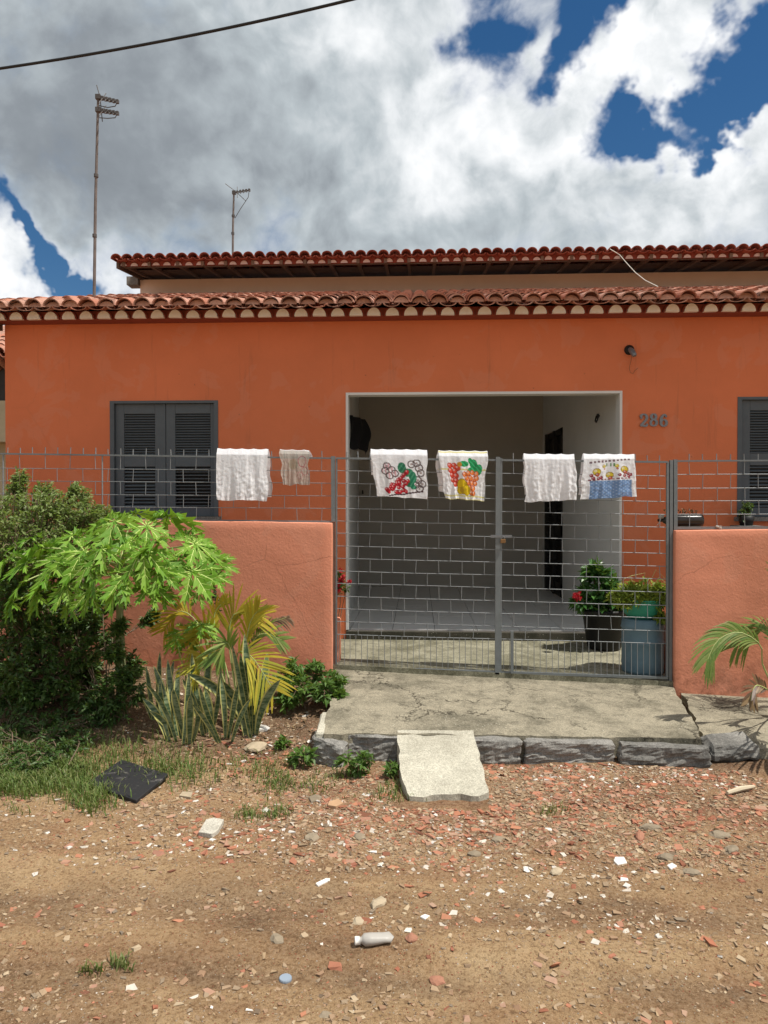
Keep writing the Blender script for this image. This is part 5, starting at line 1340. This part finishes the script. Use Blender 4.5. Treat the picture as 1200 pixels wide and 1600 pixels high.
frond('frond', pp([(375, 1120, 0), (362, 1040, .05), (358, 990, .1), (368, 958, .1), (405, 962, .1)]), 0.25, 18, m_ypalm, yp, start=.5, ang=48)
frond('frond', pp([(370, 1120, 0), (345, 1050, 0), (330, 1000, -.05), (318, 985, -.1), (300, 1005, -.12)]), 0.22, 16, m_ypalm, yp, start=.5)
frond('frond', pp([(380, 1120, 0), (385, 1050, .1), (395, 1000, .15), (420, 975, .15), (448, 965, .15)]), 0.10, 12, m_dry, yp, start=.6, droop=.8)
frond('frond', pp([(372, 1120, 0), (340, 1040, .1), (310, 975, .1), (280, 955, .1), (258, 985, .1)]), 0.19, 14, m_ypalm, yp, start=.6, ang=60)
frond('frond', pp([(380, 1120, 0), (384, 1060, .05), (392, 1010, .1), (410, 990, .12), (440, 1000, .1)]), 0.17, 13, m_gpalm, yp, start=.5)
frond('frond', pp([(366, 1120, 0), (355, 1050, .08), (340, 1000, .12), (335, 960, .15), (350, 940, .15)]), 0.14, 12, m_ypalm, yp, start=.55, ang=35)
frond('frond', pp([(374, 1120, 0), (350, 1070, -.05), (335, 1035, -.1), (318, 1028, -.15), (298, 1050, -.2)]), 0.18, 15, m_ypalm, yp, start=.5, ang=55)
frond('frond', pp([(378, 1120, 0), (378, 1050, .02), (385, 1000, .02), (392, 970, .0), (402, 955, -.02)]), 0.21, 16, m_ypalm, yp, start=.5, ang=42)
frond('frond', pp([(376, 1120, 0), (366, 1060, -.05), (360, 1015, -.1), (352, 1005, -.15), (338, 1030, -.2)]), 0.19, 15, m_gpalm, yp, start=.5, ang=50)
# right palm
rb = Vector((P(1232, 1120, 5.75).x, 5.75, 0.1))
rpm = thing('palm', rb, 'green palm with an arching drooping frond at the right edge', 'palm')
mb = MB(); tp = P(1222, 1075, 5.75)
mb.tube([rb, tp], [0.05, 0.035], 10); ob('trunk', mb.me('palm_trunk', m_trunk, True), rpm)
def pr(l): return [P(x, y, d) for x, y, d in l]
frond('frond', pr([(1215, 1085, 5.7), (1192, 1040, 5.6), (1188, 1008, 5.5), (1155, 988, 5.45), (1122, 1000, 5.4), (1106, 1030, 5.35)]), 0.21, 30, m_gpalm, rpm, start=.42, droop=.45, w=.008, ang=40)
frond('frond', pr([(1220, 1085, 5.75), (1215, 1030, 5.85), (1205, 985, 6.0), (1180, 985, 6.1), (1150, 1010, 6.15)]), 0.22, 26, m_gpalm, rpm, start=.35, droop=.35, w=.008)
frond('frond', pr([(1225, 1085, 5.75), (1240, 1000, 5.8), (1265, 950, 5.9), (1310, 940, 5.9), (1350, 980, 5.9)]), 0.34, 30, m_gpalm, rpm, start=.3, w=.010)
frond('frond', pr([(1222, 1085, 5.75), (1232, 980, 5.75), (1242, 890, 5.8), (1268, 830, 5.9), (1320, 830, 6.0)]), 0.36, 30, m_gpalm, rpm, start=.3, w=.010)
frond('frond', pr([(1225, 1085, 5.75), (1250, 1030, 5.4), (1270, 1010, 5.1), (1290, 1040, 4.9), (1310, 1120, 4.75)]), 0.32, 26, m_gpalm, rpm, start=.3, w=.010)
frond('frond', pr([(1225, 1090, 5.7), (1225, 1060, 5.5), (1235, 1020, 5.3), (1255, 1030, 5.15), (1270, 1090, 5.05)]), 0.25, 24, m_gpalm, rpm, start=.3, w=.009)
frond('frond', pr([(1218, 1090, 5.75), (1195, 1075, 5.65), (1180, 1072, 5.55), (1172, 1095, 5.5)]), 0.12, 12, m_dry, rpm, start=.3, w=.01)

# ------------------------------------------------------------------ pots
# black pot
c = Vector((P(944, 1000, 7.5).x, 7.50, yardz(1.9, 7.5)))
t = thing('plant_pot', c, 'large black pot with a dark leafy red-flowering plant near the porch step', 'potted plant')
mb = MB(); mb.lathe([(0.0, 0), (0.155, 0), (0.165, 0.02), (0.215, 0.36), (0.23, 0.365), (0.23, 0.40), (0.205, 0.40), (0.20, 0.33), (0, 0.33)], c, 28); ob('pot', mb.me('black_pot', m_black, True), t)
tg = [(P(px, py, 7.4), (r, r, r)) for (px, py, r) in ((935, 905, .13), (925, 935, .14), (955, 925, .15), (910, 945, .10), (975, 935, .12), (945, 945, .15), (930, 895, .09))]
shrub(t, c+Vector((0, 0, .33)), tg, .06, 12, 9, 0.115, 0.062, mat_leaf('glossy_dark_leaf', [(0.03, 0.10, 0.025), (0.06, 0.17, 0.04), (0.12, 0.26, 0.06)], .2, .3), sr=.006)
for (px, py) in ((900, 931), (903, 934)):
    q = P(px, py, 7.2); n = 30; pts_ = np.tile(np.array(tuple(q)), (n, 1))+rng.normal(0, .012, (n, 3))
    ob('flower', leafcloud('flower', pts_, rng.normal(0, 1, (n, 3)), rng.normal(0, 1, (n, 3)), np.full(n, .035), np.full(n, .03), m_red), t)
# blue drum
bcx = P(1004, 1000, 6.62).x; c = Vector((bcx, 6.62, yardz(bcx, 6.62)))
mb = MB(); prof = [(0.0, 0), (0.172, 0), (0.180, 0.03), (0.176, 0.06), (0.182, 0.09), (0.178, 0.12), (0.178, 0.26), (0.186, 0.275), (0.178, 0.29), (0.178, 0.385), (0.186, 0.40), (0.180, 0.415), (0.176, 0.47), (0.16, 0.475), (0, 0.475)]
mb.lathe(prof, c, 32); ob('drum', mb.me('blue_drum', m_bluepl, True), label='faded blue plastic drum standing behind the right gate leaf', cat='drum')
c2 = c+Vector((-0.01, 0.0, 0.476))
t = thing('plant_pot', c2, 'green plastic basin of lime-green fern on top of the blue drum', 'potted plant')
mb = MB(); mb.lathe([(0, 0), (0.11, 0), (0.155, 0.05), (0.185, 0.11), (0.188, 0.16), (0.196, 0.165), (0.196, 0.175), (0.18, 0.175), (0.17, 0.12), (0, 0.12)], c2, 30); ob('pot', mb.me('green_basin', m_greenpl, True), t)
tg = [(P(px, py, Y), (r, r, r*.7)) for (px, py, Y, r) in ((965, 932, 6.55, .09), (985, 925, 6.55, .12), (1010, 922, 6.6, .12), (1030, 925, 6.65, .10), (1040, 935, 6.6, .07), (972, 938, 6.5, .09), (1005, 932, 6.48, .11), (1030, 940, 6.5, .08), (1035, 965, 6.5, .05))]
shrub(t, c2+Vector((0, 0, .12)), tg, .08, 26, 11, 0.060, 0.022, m_fern, sr=.003, stem=m_petiole)
mb = MB()
for (a, b_, c_) in (((1000, 930), (1008, 895), (985, 900)), ((1005, 930), (1025, 890), (1040, 905)), ((995, 930), (985, 900), (975, 905)), ((1010, 930), (1030, 902), (1045, 915))):
    mb.tube([P(*a, 6.6), P(*b_, 6.6), P(*c_, 6.58)], 0.002, 4, False)
ob('runner', mb.me('runners', m_petiole), t)
# red-flowering plant at left behind gate post
q0 = P(524, 960, 7.45); q0.z = yardz(-.8, 7.45)
t = thing('flowering_plant', q0, 'thin red-flowering plant peeking in behind the left gate post', 'plant')
tg = [(P(px, py, 7.45), (.03, .05, .04)) for px, py in ((530, 895), (535, 910), (542, 917), (528, 920), (525, 905))]
shrub(t, q0, tg, .02, 6, 6, .045, .022, m_dark, sr=.004)
for px, py in ((533, 891), (531, 906), (546, 909), (529, 923), (533, 908), (527, 914), (536, 902)):
    q = P(px, py, 7.4); n = 18; pts_ = np.tile(np.array(tuple(q)), (n, 1))+rng.normal(0, .008, (n, 3))
    ob('flower', leafcloud('flower', pts_, rng.normal(0, 1, (n, 3)), rng.normal(0, 1, (n, 3)), np.full(n, .028), np.full(n, .022), m_red), t)
# bottle planter lying on the right fence rail
c = P(1063, 813, YG+0.07)
t = thing('bottle_planter', c, 'dark plastic bottle lying as a planter behind the right fence on the wall top', 'planter')
mb = MB(); vs = []; n = 16; prof = [(1028, .012), (1035, .014), (1036, .022), (1046, .048), (1052, .056), (1093, .056), (1097, .05), (1098, .0)]
for (px, r) in prof:
    x = P(px, 813, YG+.07).x; vs += [(x, c.y+r*math.cos(2*math.pi*k/n), c.z+r*math.sin(2*math.pi*k/n)) for k in range(n)]
mb.add(vs, [(i*n+k, i*n+(k+1) % n, (i+1)*n+(k+1) % n, (i+1)*n+k) for i in range(len(prof)-1) for k in range(n)])
ob('bottle', mb.me('bottle_body', simple('brown_bottle_with_soil', (0.02, 0.014, 0.010), .3, .5, 30, spec=.5), True), t)
mb = MB(); q = P(1033, 807, YG+.05); mb.tube([q+Vector((-.02, 0, 0)), q+Vector((.02, 0, 0))], [.018, .018], 10)
mb.tube([q, q+Vector((-.02, -.02, -.05)), q+Vector((-.04, -.02, -.075))], [.006, .004, .003], 6)
ob('cap', mb.me('bottle_cap', m_wplastic), t)
n = 60; bx_ = rng.uniform(P(1040, 0, YG+.07).x, P(1094, 0, YG+.07).x, n); pts_ = np.stack([bx_, np.full(n, c.y)+rng.normal(0, .015, n), np.full(n, c.z+.05)+rng.uniform(0, .035, n)], 1)
ob('foliage', leafcloud('sprout', pts_, rng.normal(0, .5, (n, 3))+[0, 0, .6], rng.normal(0, 1, (n, 3)), np.full(n, .03), np.full(n, .012), m_dry), t)
# knot of plastic on right rail
q = P(1124, 824, YG-.02); mb = MB(); mb.tube([q+Vector((-.03, 0, .01)), q, q+Vector((.015, -.01, -.01))], [.008, .014, .006], 8); mb.box(q.x-.004, q.x+.016, q.y-.012, q.y+.01, q.z-.022, q.z+.014)
ob('plastic_knot', mb.me('knot', m_wplastic), label='scrap of white plastic tied to the bottom rail of the right fence', cat='scrap')
# small pot plant on right window sill
q = P(1166, 818, YH-.16); t = thing('plant_pot', q, 'small dark leafy pot plant standing before the right shutter window', 'potted plant')
mb = MB(); mb.lathe([(0, -.0), (.06, -.0), (.08, .10), (.07, .10), (0, .09)], (q.x, q.y, q.z-.02), 16); ob('pot', mb.me('sill_pot', m_black, True), t)
mb = MB(); mb.box(q.x-.12, q.x+.12, YH-.27, YH-.055, q.z-.045, q.z-.02); ob('ledge', mb.me('ledge', m_kerb), t)
shrub(t, q+Vector((0, 0, .06)), [(q+Vector((0, 0, .12)), (.08, .07, .10)), (q+Vector((.03, 0, .17)), .05), (q+Vector((-.03, 0, .08)), .06)], .02, 16, 9, .035, .018, m_dark, sr=.003)

# ------------------------------------------------------------------ loose objects on the road
def gpt(px, py, dz=0.0):
    p = PF(px, py, groundz); p.z += dz; return p
A = [gpt(135, 1231, .03), gpt(213, 1257, .025), gpt(263, 1219, .04), gpt(190, 1197, .045)]
bm = bmesh.new(); tv_ = [bm.verts.new(a) for a in A]; bv_ = [bm.verts.new(a-Vector((0, 0, .022))) for a in A]
bm.faces.new(tv_); bm.faces.new(bv_[::-1])
for i in range(4): bm.faces.new((bv_[i], bv_[(i+1) % 4], tv_[(i+1) % 4], tv_[i]))
bmesh.ops.recalc_face_normals(bm, faces=bm.faces); bmesh.ops.bevel(bm, geom=list(bm.edges), offset=.003, segments=1, affect='EDGES')
me = bpy.data.meshes.new('panel'); bm.to_mesh(me); bm.free()
def mat_panel():
    m, t = newmat('scuffed_black_board'); n = NT(t); p = n.pos()
    sc = n.ss(n.noise(p, 7, 9, .75, .8), .54, .74)
    col = n.mix(sc, (0.022, 0.022, 0.024), (0.26, 0.24, 0.22))
    n.out(col, .6, n.bump(n.noise(p, 60, 4), .25, .005), spec=.3); return m
me.materials.append(mat_panel()); ob('black_board', me, label='scuffed black board lying flat on the grass edge at the left', cat='board')
def stone(px, py, w, hf, mat, lab, cat='stone', group=None, seed=0, name='stone', flat_=0.38, sink=.3):
    q = random.Random(seed+px*7+py); c = gpt(px, py); sc = (Vector(c)-Vector((0, 0, CZ))).length/FPX; r = w*sc/2
    bm = bmesh.new(); bmesh.ops.create_icosphere(bm, subdivisions=2, radius=1)
    for v in bm.verts:
        d = 1+0.38*mnoise.noise(v.co*1.3+Vector((px, py, 0)))+.12*mnoise.noise(v.co*4+Vector((px, 0, py)))
        v.co = Vector((v.co.x*d*r, v.co.y*d*r*hf, v.co.z*d*r*flat_))
        v.co.z = max(v.co.z, -r*.3)
    me = bpy.data.meshes.new(name); bm.to_mesh(me); bm.free(); me.materials.append(mat)
    o = ob(name, me, None, c+Vector((0, 0, r*flat_*.15)), (0, 0, q.uniform(0, 6)), label=lab, cat=cat, group=group); return o
G1 = 'larger loose stones on the dirt road'
stone(488, 1309, 24, .9, m_stoneg, 'grey rounded stone on the road below the weeds, left of the ramp', group=G1)
stone(1124, 1306, 26, .8, m_stoneg, 'flat grey stone far right on the rubble strip', group=G1)
stone(1143, 1328, 24, .7, m_stoneg, 'grey stone just below the flat grey stone at the far right', group=G1)
stone(562, 1309, 22, .8, m_stoneg, 'brown-grey stone in the middle of the red rubble', group=G1)
stone(777, 1312, 20, .8, m_stoneg, 'dark grey stone among the red rubble right of the ramp end', group=G1)
stone(741, 1335, 20, .8, m_stoneg, 'dull stone partly sunk in the dirt below the ramp end', group=G1)
stone(592, 1412, 30, .6, m_stonet, 'elongated tan stone on the bare track above the plastic bottle', group=G1)
stone(560, 1441, 20, .8, m_stonet, 'tan stone directly above the plastic bottle', group=G1)
stone(433, 1468, 24, .7, m_stoneg, 'pale grey stone beside red crumbs left of the bottle', group=G1)
stone(643, 1466, 20, .8, m_stoneb, 'reddish brown lump right of the plastic bottle', group=G1)
stone(683, 1533, 22, .9, m_stoneb, 'rounded brown brick lump low in the middle of the road', group=G1)
stone(508, 1586, 16, .9, m_stoneg, 'small dark stone near the bottom edge', group=G1)
stone(401, 1169, 38, .8, m_stonet, 'largest beige stone at the foot of the snake plants', group=G1)
stone(405, 1140, 30, .7, m_stonew, 'whitish stone half hidden behind the snake plant', group=G1)
stone(1015, 1295, 30, .5, m_stoneg, 'long flat grey stone in the right rubble', group=G1)
stone(1080, 1365, 26, .6, m_stoneg, 'flat stone with pale flecks at the lower right rubble', group=G1)
stone(492, 1248, 24, .8, m_stoneg, 'dark round pebble left of the ramp among weeds', group=G1)
stone(1040, 1340, 22, .8, m_stoneg, 'dull stone between two flat stones in the right rubble', group=G1)
stone(870, 1362, 20, .8, m_stonet, 'pale tan stone in the cluster of white shards', group=G1)
stone(20, 1112, 26, .6, m_stonet, 'dry pale leaf-like stone in shade at the far left', group=G1)
stone(1000, 1310, 34, .35, m_stoneb, 'dark red slab of broken brick in the right rubble', group=G1)
def shard(pxs, mat, th, lab, name='ceramic_shard', cat='shard', group='flat white pieces on the road'):
    V = [gpt(a, b, .004+th) for a, b in pxs]; n = len(V); B = [v-Vector((0, 0, th+.01)) for v in V]
    ob(name, bevel_mesh(mesh(name, V+B, [tuple(range(n))[::-1]]+[(i, (i+1) % n, n+(i+1) % n, n+i) for i in range(n)], mat), .002, 1), label=lab, cat=cat, group=group)
shard([(310, 1307), (331, 1310), (341, 1303), (350, 1287), (334, 1284), (322, 1287)], mat_concrete('worn_white_slab', (0.62, .58, .5), (0.5, .46, .38), .3, False), .02, 'flat worn white slab piece lying left of centre on the road')
shard([(959, 1347), (965, 1353), (980, 1350), (975, 1341), (961, 1341)], m_stonew, .004, 'square white tile shard at right of the rubble')
shard([(1042, 1354), (1048, 1360), (1058, 1355), (1050, 1350)], m_stonew, .004, 'small white tile shard near the far right of the rubble')
shard([(493, 1382), (497, 1386), (513, 1378), (510, 1374)], m_stonew, .004, 'narrow white shard left of the bottle on the upper track')
shard([(280, 1246), (298, 1249), (301, 1241), (285, 1240)], m_stonet, .01, 'pale flat chip right of the black board')
shard([(656, 1434), (664, 1438), (672, 1433), (664, 1430)], m_stonew, .003, 'small white cup-like shard right of the tan stone')
shard([(512, 1262), (525, 1264), (537, 1258), (529, 1252), (514, 1256)], simple('tan_tile_piece', (.42, .26, .15), .85, .2, 20), .012, 'tan broken tile piece below the weeds left of the ramp')
shard([(676, 1235), (664, 1250), (690, 1255), (690, 1242)], m_stonew, .02, 'white concrete crumb under the broken end of the ramp') if False else None
# plastic bottle
p0 = gpt(556, 1478, .02); p1 = gpt(592, 1472, .015); d = (p1-p0).normalized(); 
t = thing('plastic_bottle', p0, 'crushed white plastic bottle lying on the dirt near the bottom', 'bottle')
mb = MB(); pts_ = [p0+d*a for a in (0, .022, .024, .035, .06, .11, .135, .15)]; mb.tube(pts_, [.013, .013, .015, .026, .028, .027, .030, .004], 14)
me = mb.me('crushed_bottle', m_wplastic, True)
for v in me.vertices:
    k = (Vector(v.co)-p0).dot(d)/.15; c_ = p0+d*(k*.15); v.co.z = c_.z+(v.co.z-c_.z)*(1-.55*max(0, k))
ob('bottle_body', me, t)
mb = MB(); mb.tube([p0-d*.004, p0+d*.016], .0155, 14); ob('bottle_neck_ring', mb.me('ring', m_stonew, True), t)
mb = MB(); q = gpt(446, 1531, .006); mb.lathe([(0, .004), (.022, .004), (.024, 0), (.024, -.006)], q, 14); ob('loose_cap', mb.me('cap', simple('grey_blue_cap', (.25, .30, .36), .5, .1)), label='round flat grey-blue plastic bottle cap in the dirt left of the brick lump', cat='scrap')  # loose bottle cap lying in the dirt
mb = MB(); a = gpt(1136, 1243, .015); b = gpt(1178, 1234, .02); mb.tube([a, a.lerp(b, .5)+Vector((0, 0, .006)), b], [.012, .016, .010], 7); ob('wood_scrap', mb.me('wood', simple('bleached_wood', (.5, .42, .3), .8, .2, 20)), label='bleached scrap of wood on the rubble at the right', cat='wood')

# ------------------------------------------------------------------ rubble, gravel, grass
GX = np.array(xs); GY = np.array(ys); GZ = np.array(gv)[:, 2].reshape(len(ys), len(xs))
def gz_np(x, y):
    i = np.clip(np.searchsorted(GX, x)-1, 0, len(GX)-2); j = np.clip(np.searchsorted(GY, y)-1, 0, len(GY)-2)
    fx = (x-GX[i])/(GX[i+1]-GX[i]); fy = (y-GY[j])/(GY[j+1]-GY[j])
    return (GZ[j, i]*(1-fx)+GZ[j, i+1]*fx)*(1-fy)+(GZ[j+1, i]*(1-fx)+GZ[j+1, i+1]*fx)*fy
def topx(x, y, z):
    cy, sy = math.cos(YAW), math.sin(YAW)
    dx = x*cy+y*sy; dy = -x*sy+y*cy; dz = z-CZ
    cp, sp_ = math.cos(PITCH), math.sin(PITCH)
    f = dy*cp+dz*sp_; u = -dy*sp_+dz*cp
    return 600+FPX*dx/f, 800-FPX*u/f
def gs(px, py, cx, cy, wx, wy): return np.exp(-((px-cx)/wx)**2-((py-cy)/wy)**2)
def fnoise(x, y, s, seed): return np.array([mnoise.noise(Vector((a*s, b*s, seed))) for a, b in zip(x, y)])
def inslab(x, y):
    px, py = topx(x, y, 0.1)
    return (y > 4.86) & (x > -0.68) & (x < 2.2) | ((y > 4.12) & (x > -0.13) & (x < .40)) | ((y > 4.72) & (x > 2.1))
def frags(name, n, dens, smin, smax, power, flat_, mat, lab):
    X = rng.uniform(-3.4, 3.4, n*6); Yv = rng.uniform(2.2, 6.2, n*6); Z = gz_np(X, Yv); px, py = topx(X, Yv, Z)
    d = dens(px, py, X, Yv); d *= (0.35+1.3*np.clip(fnoise(X, Yv, 2.6, len(name))+.5, 0, 1)**1.5)
    keep = (rng.random(n*6) < d) & ~inslab(X, Yv) & (px > -60) & (px < 1260); X, Yv, Z = X[keep][:n], Yv[keep][:n], Z[keep][:n]; n = len(X)
    base = np.array([(-1, -1, -1), (1, -1, -1), (1, 1, -1), (-1, 1, -1), (-1, -1, 1), (1, -1, 1), (1, 1, 1), (-1, 1, 1)], float)*.5
    s = smin*(smax/smin)**(rng.random(n)**power)
    V = base[None]+rng.uniform(-.28, .28, (n, 8, 3))
    V *= np.stack([s*rng.uniform(.7, 1.5, n), s*rng.uniform(.5, 1.0, n), s*rng.uniform(flat_*.6, flat_*1.3, n)], 1)[:, None]
    a = rng.uniform(0, 6.28, n); tx = rng.normal(0, .28, n); ca, sa = np.cos(a), np.sin(a); ct, st = np.cos(tx), np.sin(tx)
    y1 = V[:, :, 1]*ct[:, None]-V[:, :, 2]*st[:, None]; z1 = V[:, :, 1]*st[:, None]+V[:, :, 2]*ct[:, None]; x1 = V[:, :, 0]
    V = np.stack([x1*ca[:, None]-y1*sa[:, None]+X[:, None], x1*sa[:, None]+y1*ca[:, None]+Yv[:, None], z1+(Z+s*flat_*.12)[:, None]], 2)
    f = np.array([(0, 3, 2, 1), (4, 5, 6, 7), (0, 1, 5, 4), (1, 2, 6, 5), (2, 3, 7, 6), (3, 0, 4, 7)])
    F = (np.arange(n)[:, None, None]*8+f[None]).reshape(-1, 4)
    return ob(name, fastmesh(name, V.reshape(-1, 3), F, mat), label=lab, kind='stuff', cat='rubble')
def trk(Y): return 1-0.75*np.exp(-((Y-3.32)/0.13)**2)-0.55*np.exp(-((Y-2.80)/0.10)**2)
def d_red(px, py, X, Y): return trk(Y)*np.clip(.03+1.0*gs(px, py, 830, 1240, 360, 62)+.55*gs(px, py, 680, 1300, 260, 60)+.25*gs(px, py, 1050, 1330, 200, 60)+.14*gs(px, py, 400, 1340, 260, 50)+.08*gs(px, py, 400, 1450, 500, 60)+.25*gs(px, py, 430, 1180, 110, 50), 0, 1)
def d_grv(px, py, X, Y): return trk(Y)*np.clip(.17+.83*gs(px, py, 850, 1280, 460, 95)-.2*gs(px, py, 1150, 1260, 70, 60), 0, 1)
def d_wht(px, py, X, Y): return trk(Y)*np.clip(.035+2.4*gs(px, py, 870, 1378, 100, 32)+.9*gs(px, py, 600, 1310, 200, 55)+1.2*gs(px, py, 980, 1210, 170, 26)+.3*gs(px, py, 350, 1310, 250, 60)+.6*gs(px, py, 450, 1150, 80, 45)+.25*gs(px, py, 950, 1440, 250, 40), 0, 1)
frags('brick_rubble', 26000, d_red, .0032, .038, 4.0, .26, m_fr, 'crushed red tile and brick rubble strewn in front of the kerb')
frags('gravel', 70000, d_grv, .0028, .024, 3.6, .42, m_fg, 'fine tan and grey gravel over the dirt road')
frags('white_rubble', 5200, d_wht, .004, .030, 2.8, .28, m_fw, 'white ceramic and mortar chips scattered on the road')
def grassf(name, spots, lab, mat, hmin, hmax):
    V = []; F = []; k = 0
    for (px, py, rx_, ry_, n) in spots:
        for _ in range(n):
            a = random.gauss(px, rx_); b = random.gauss(py, ry_)
            if b < 1120: continue
            p = PF(a, b, groundz) if n < 300 else PZ(a, b, 0.03)
            if n >= 300: p.z = groundz(p.x, p.y)
            h = random.uniform(hmin, hmax); th = random.uniform(0, 6.28); ln = random.uniform(.2, 1.1)*h; dx, dy = math.cos(th)*ln, math.sin(th)*ln
            w = random.uniform(.0015, .0035); sx, sy = -math.sin(th)*w, math.cos(th)*w
            V += [(p.x-sx, p.y-sy, p.z-.005), (p.x+sx, p.y+sy, p.z-.005), (p.x+dx*.4-sx, p.y+dy*.4-sy, p.z+h*.65), (p.x+dx*.4+sx, p.y+dy*.4+sy, p.z+h*.65), (p.x+dx, p.y+dy, p.z+h*.85)]
            F += [(k, k+1, k+3), (k, k+3, k+2), (k+2, k+3, k+4)]; k += 5
    return ob(name, fastmesh(name, np.array(V), np.array(F), mat), label=lab, kind='stuff', cat='grass')
grassf('grass', [(40, 1200, 50, 18, 3000), (110, 1205, 35, 16, 1300), (10, 1225, 40, 8, 1000), (140, 1240, 22, 12, 500), (180, 1180, 40, 15, 500), (290, 1195, 40, 14, 500), (255, 1205, 20, 8, 200)],
       'green grass patch in front of the bushes at the left', m_grass, .03, .09)
grassf('grass', [(435, 1225, 16, 10, 260), (390, 1275, 12, 5, 110), (433, 1273, 12, 6, 120), (410, 1200, 25, 10, 200), (495, 1230, 10, 6, 60), (610, 1245, 25, 6, 120), (190, 1512, 10, 4, 50), (150, 1520, 12, 4, 30), (860, 1270, 12, 4, 50), (520, 1215, 20, 8, 80), (30, 1270, 8, 3, 20), (620, 1230, 10, 5, 50)],
       'sparse grass tufts growing through the rubble left of the ramp', m_grass, .02, .055)
def litter(n, lab):
    a = rng.normal(0, 1, (n, 2))*[150, 28]+[430, 1165]; pts_ = []
    for x, y in a:
        if y < 1120 or x > 500: continue
        p = PZ(x, y, .05); pts_.append((p.x, p.y, groundz(p.x, p.y)+.008))
    n = len(pts_); pts_ = np.array(pts_); D = rng.normal(0, 1, (n, 3))*[1, 1, .12]
    ob('dry_leaves', leafcloud('dry_leaves', pts_, D, rng.normal(0, .3, (n, 3))+[0, 0, 1], rng.uniform(.02, .05, n), rng.uniform(.008, .02, n), m_dry), label=lab, kind='stuff', cat='leaf litter')
litter(700, 'dry leaf litter under the snake plants')
# leafy weeds at far left over the grass
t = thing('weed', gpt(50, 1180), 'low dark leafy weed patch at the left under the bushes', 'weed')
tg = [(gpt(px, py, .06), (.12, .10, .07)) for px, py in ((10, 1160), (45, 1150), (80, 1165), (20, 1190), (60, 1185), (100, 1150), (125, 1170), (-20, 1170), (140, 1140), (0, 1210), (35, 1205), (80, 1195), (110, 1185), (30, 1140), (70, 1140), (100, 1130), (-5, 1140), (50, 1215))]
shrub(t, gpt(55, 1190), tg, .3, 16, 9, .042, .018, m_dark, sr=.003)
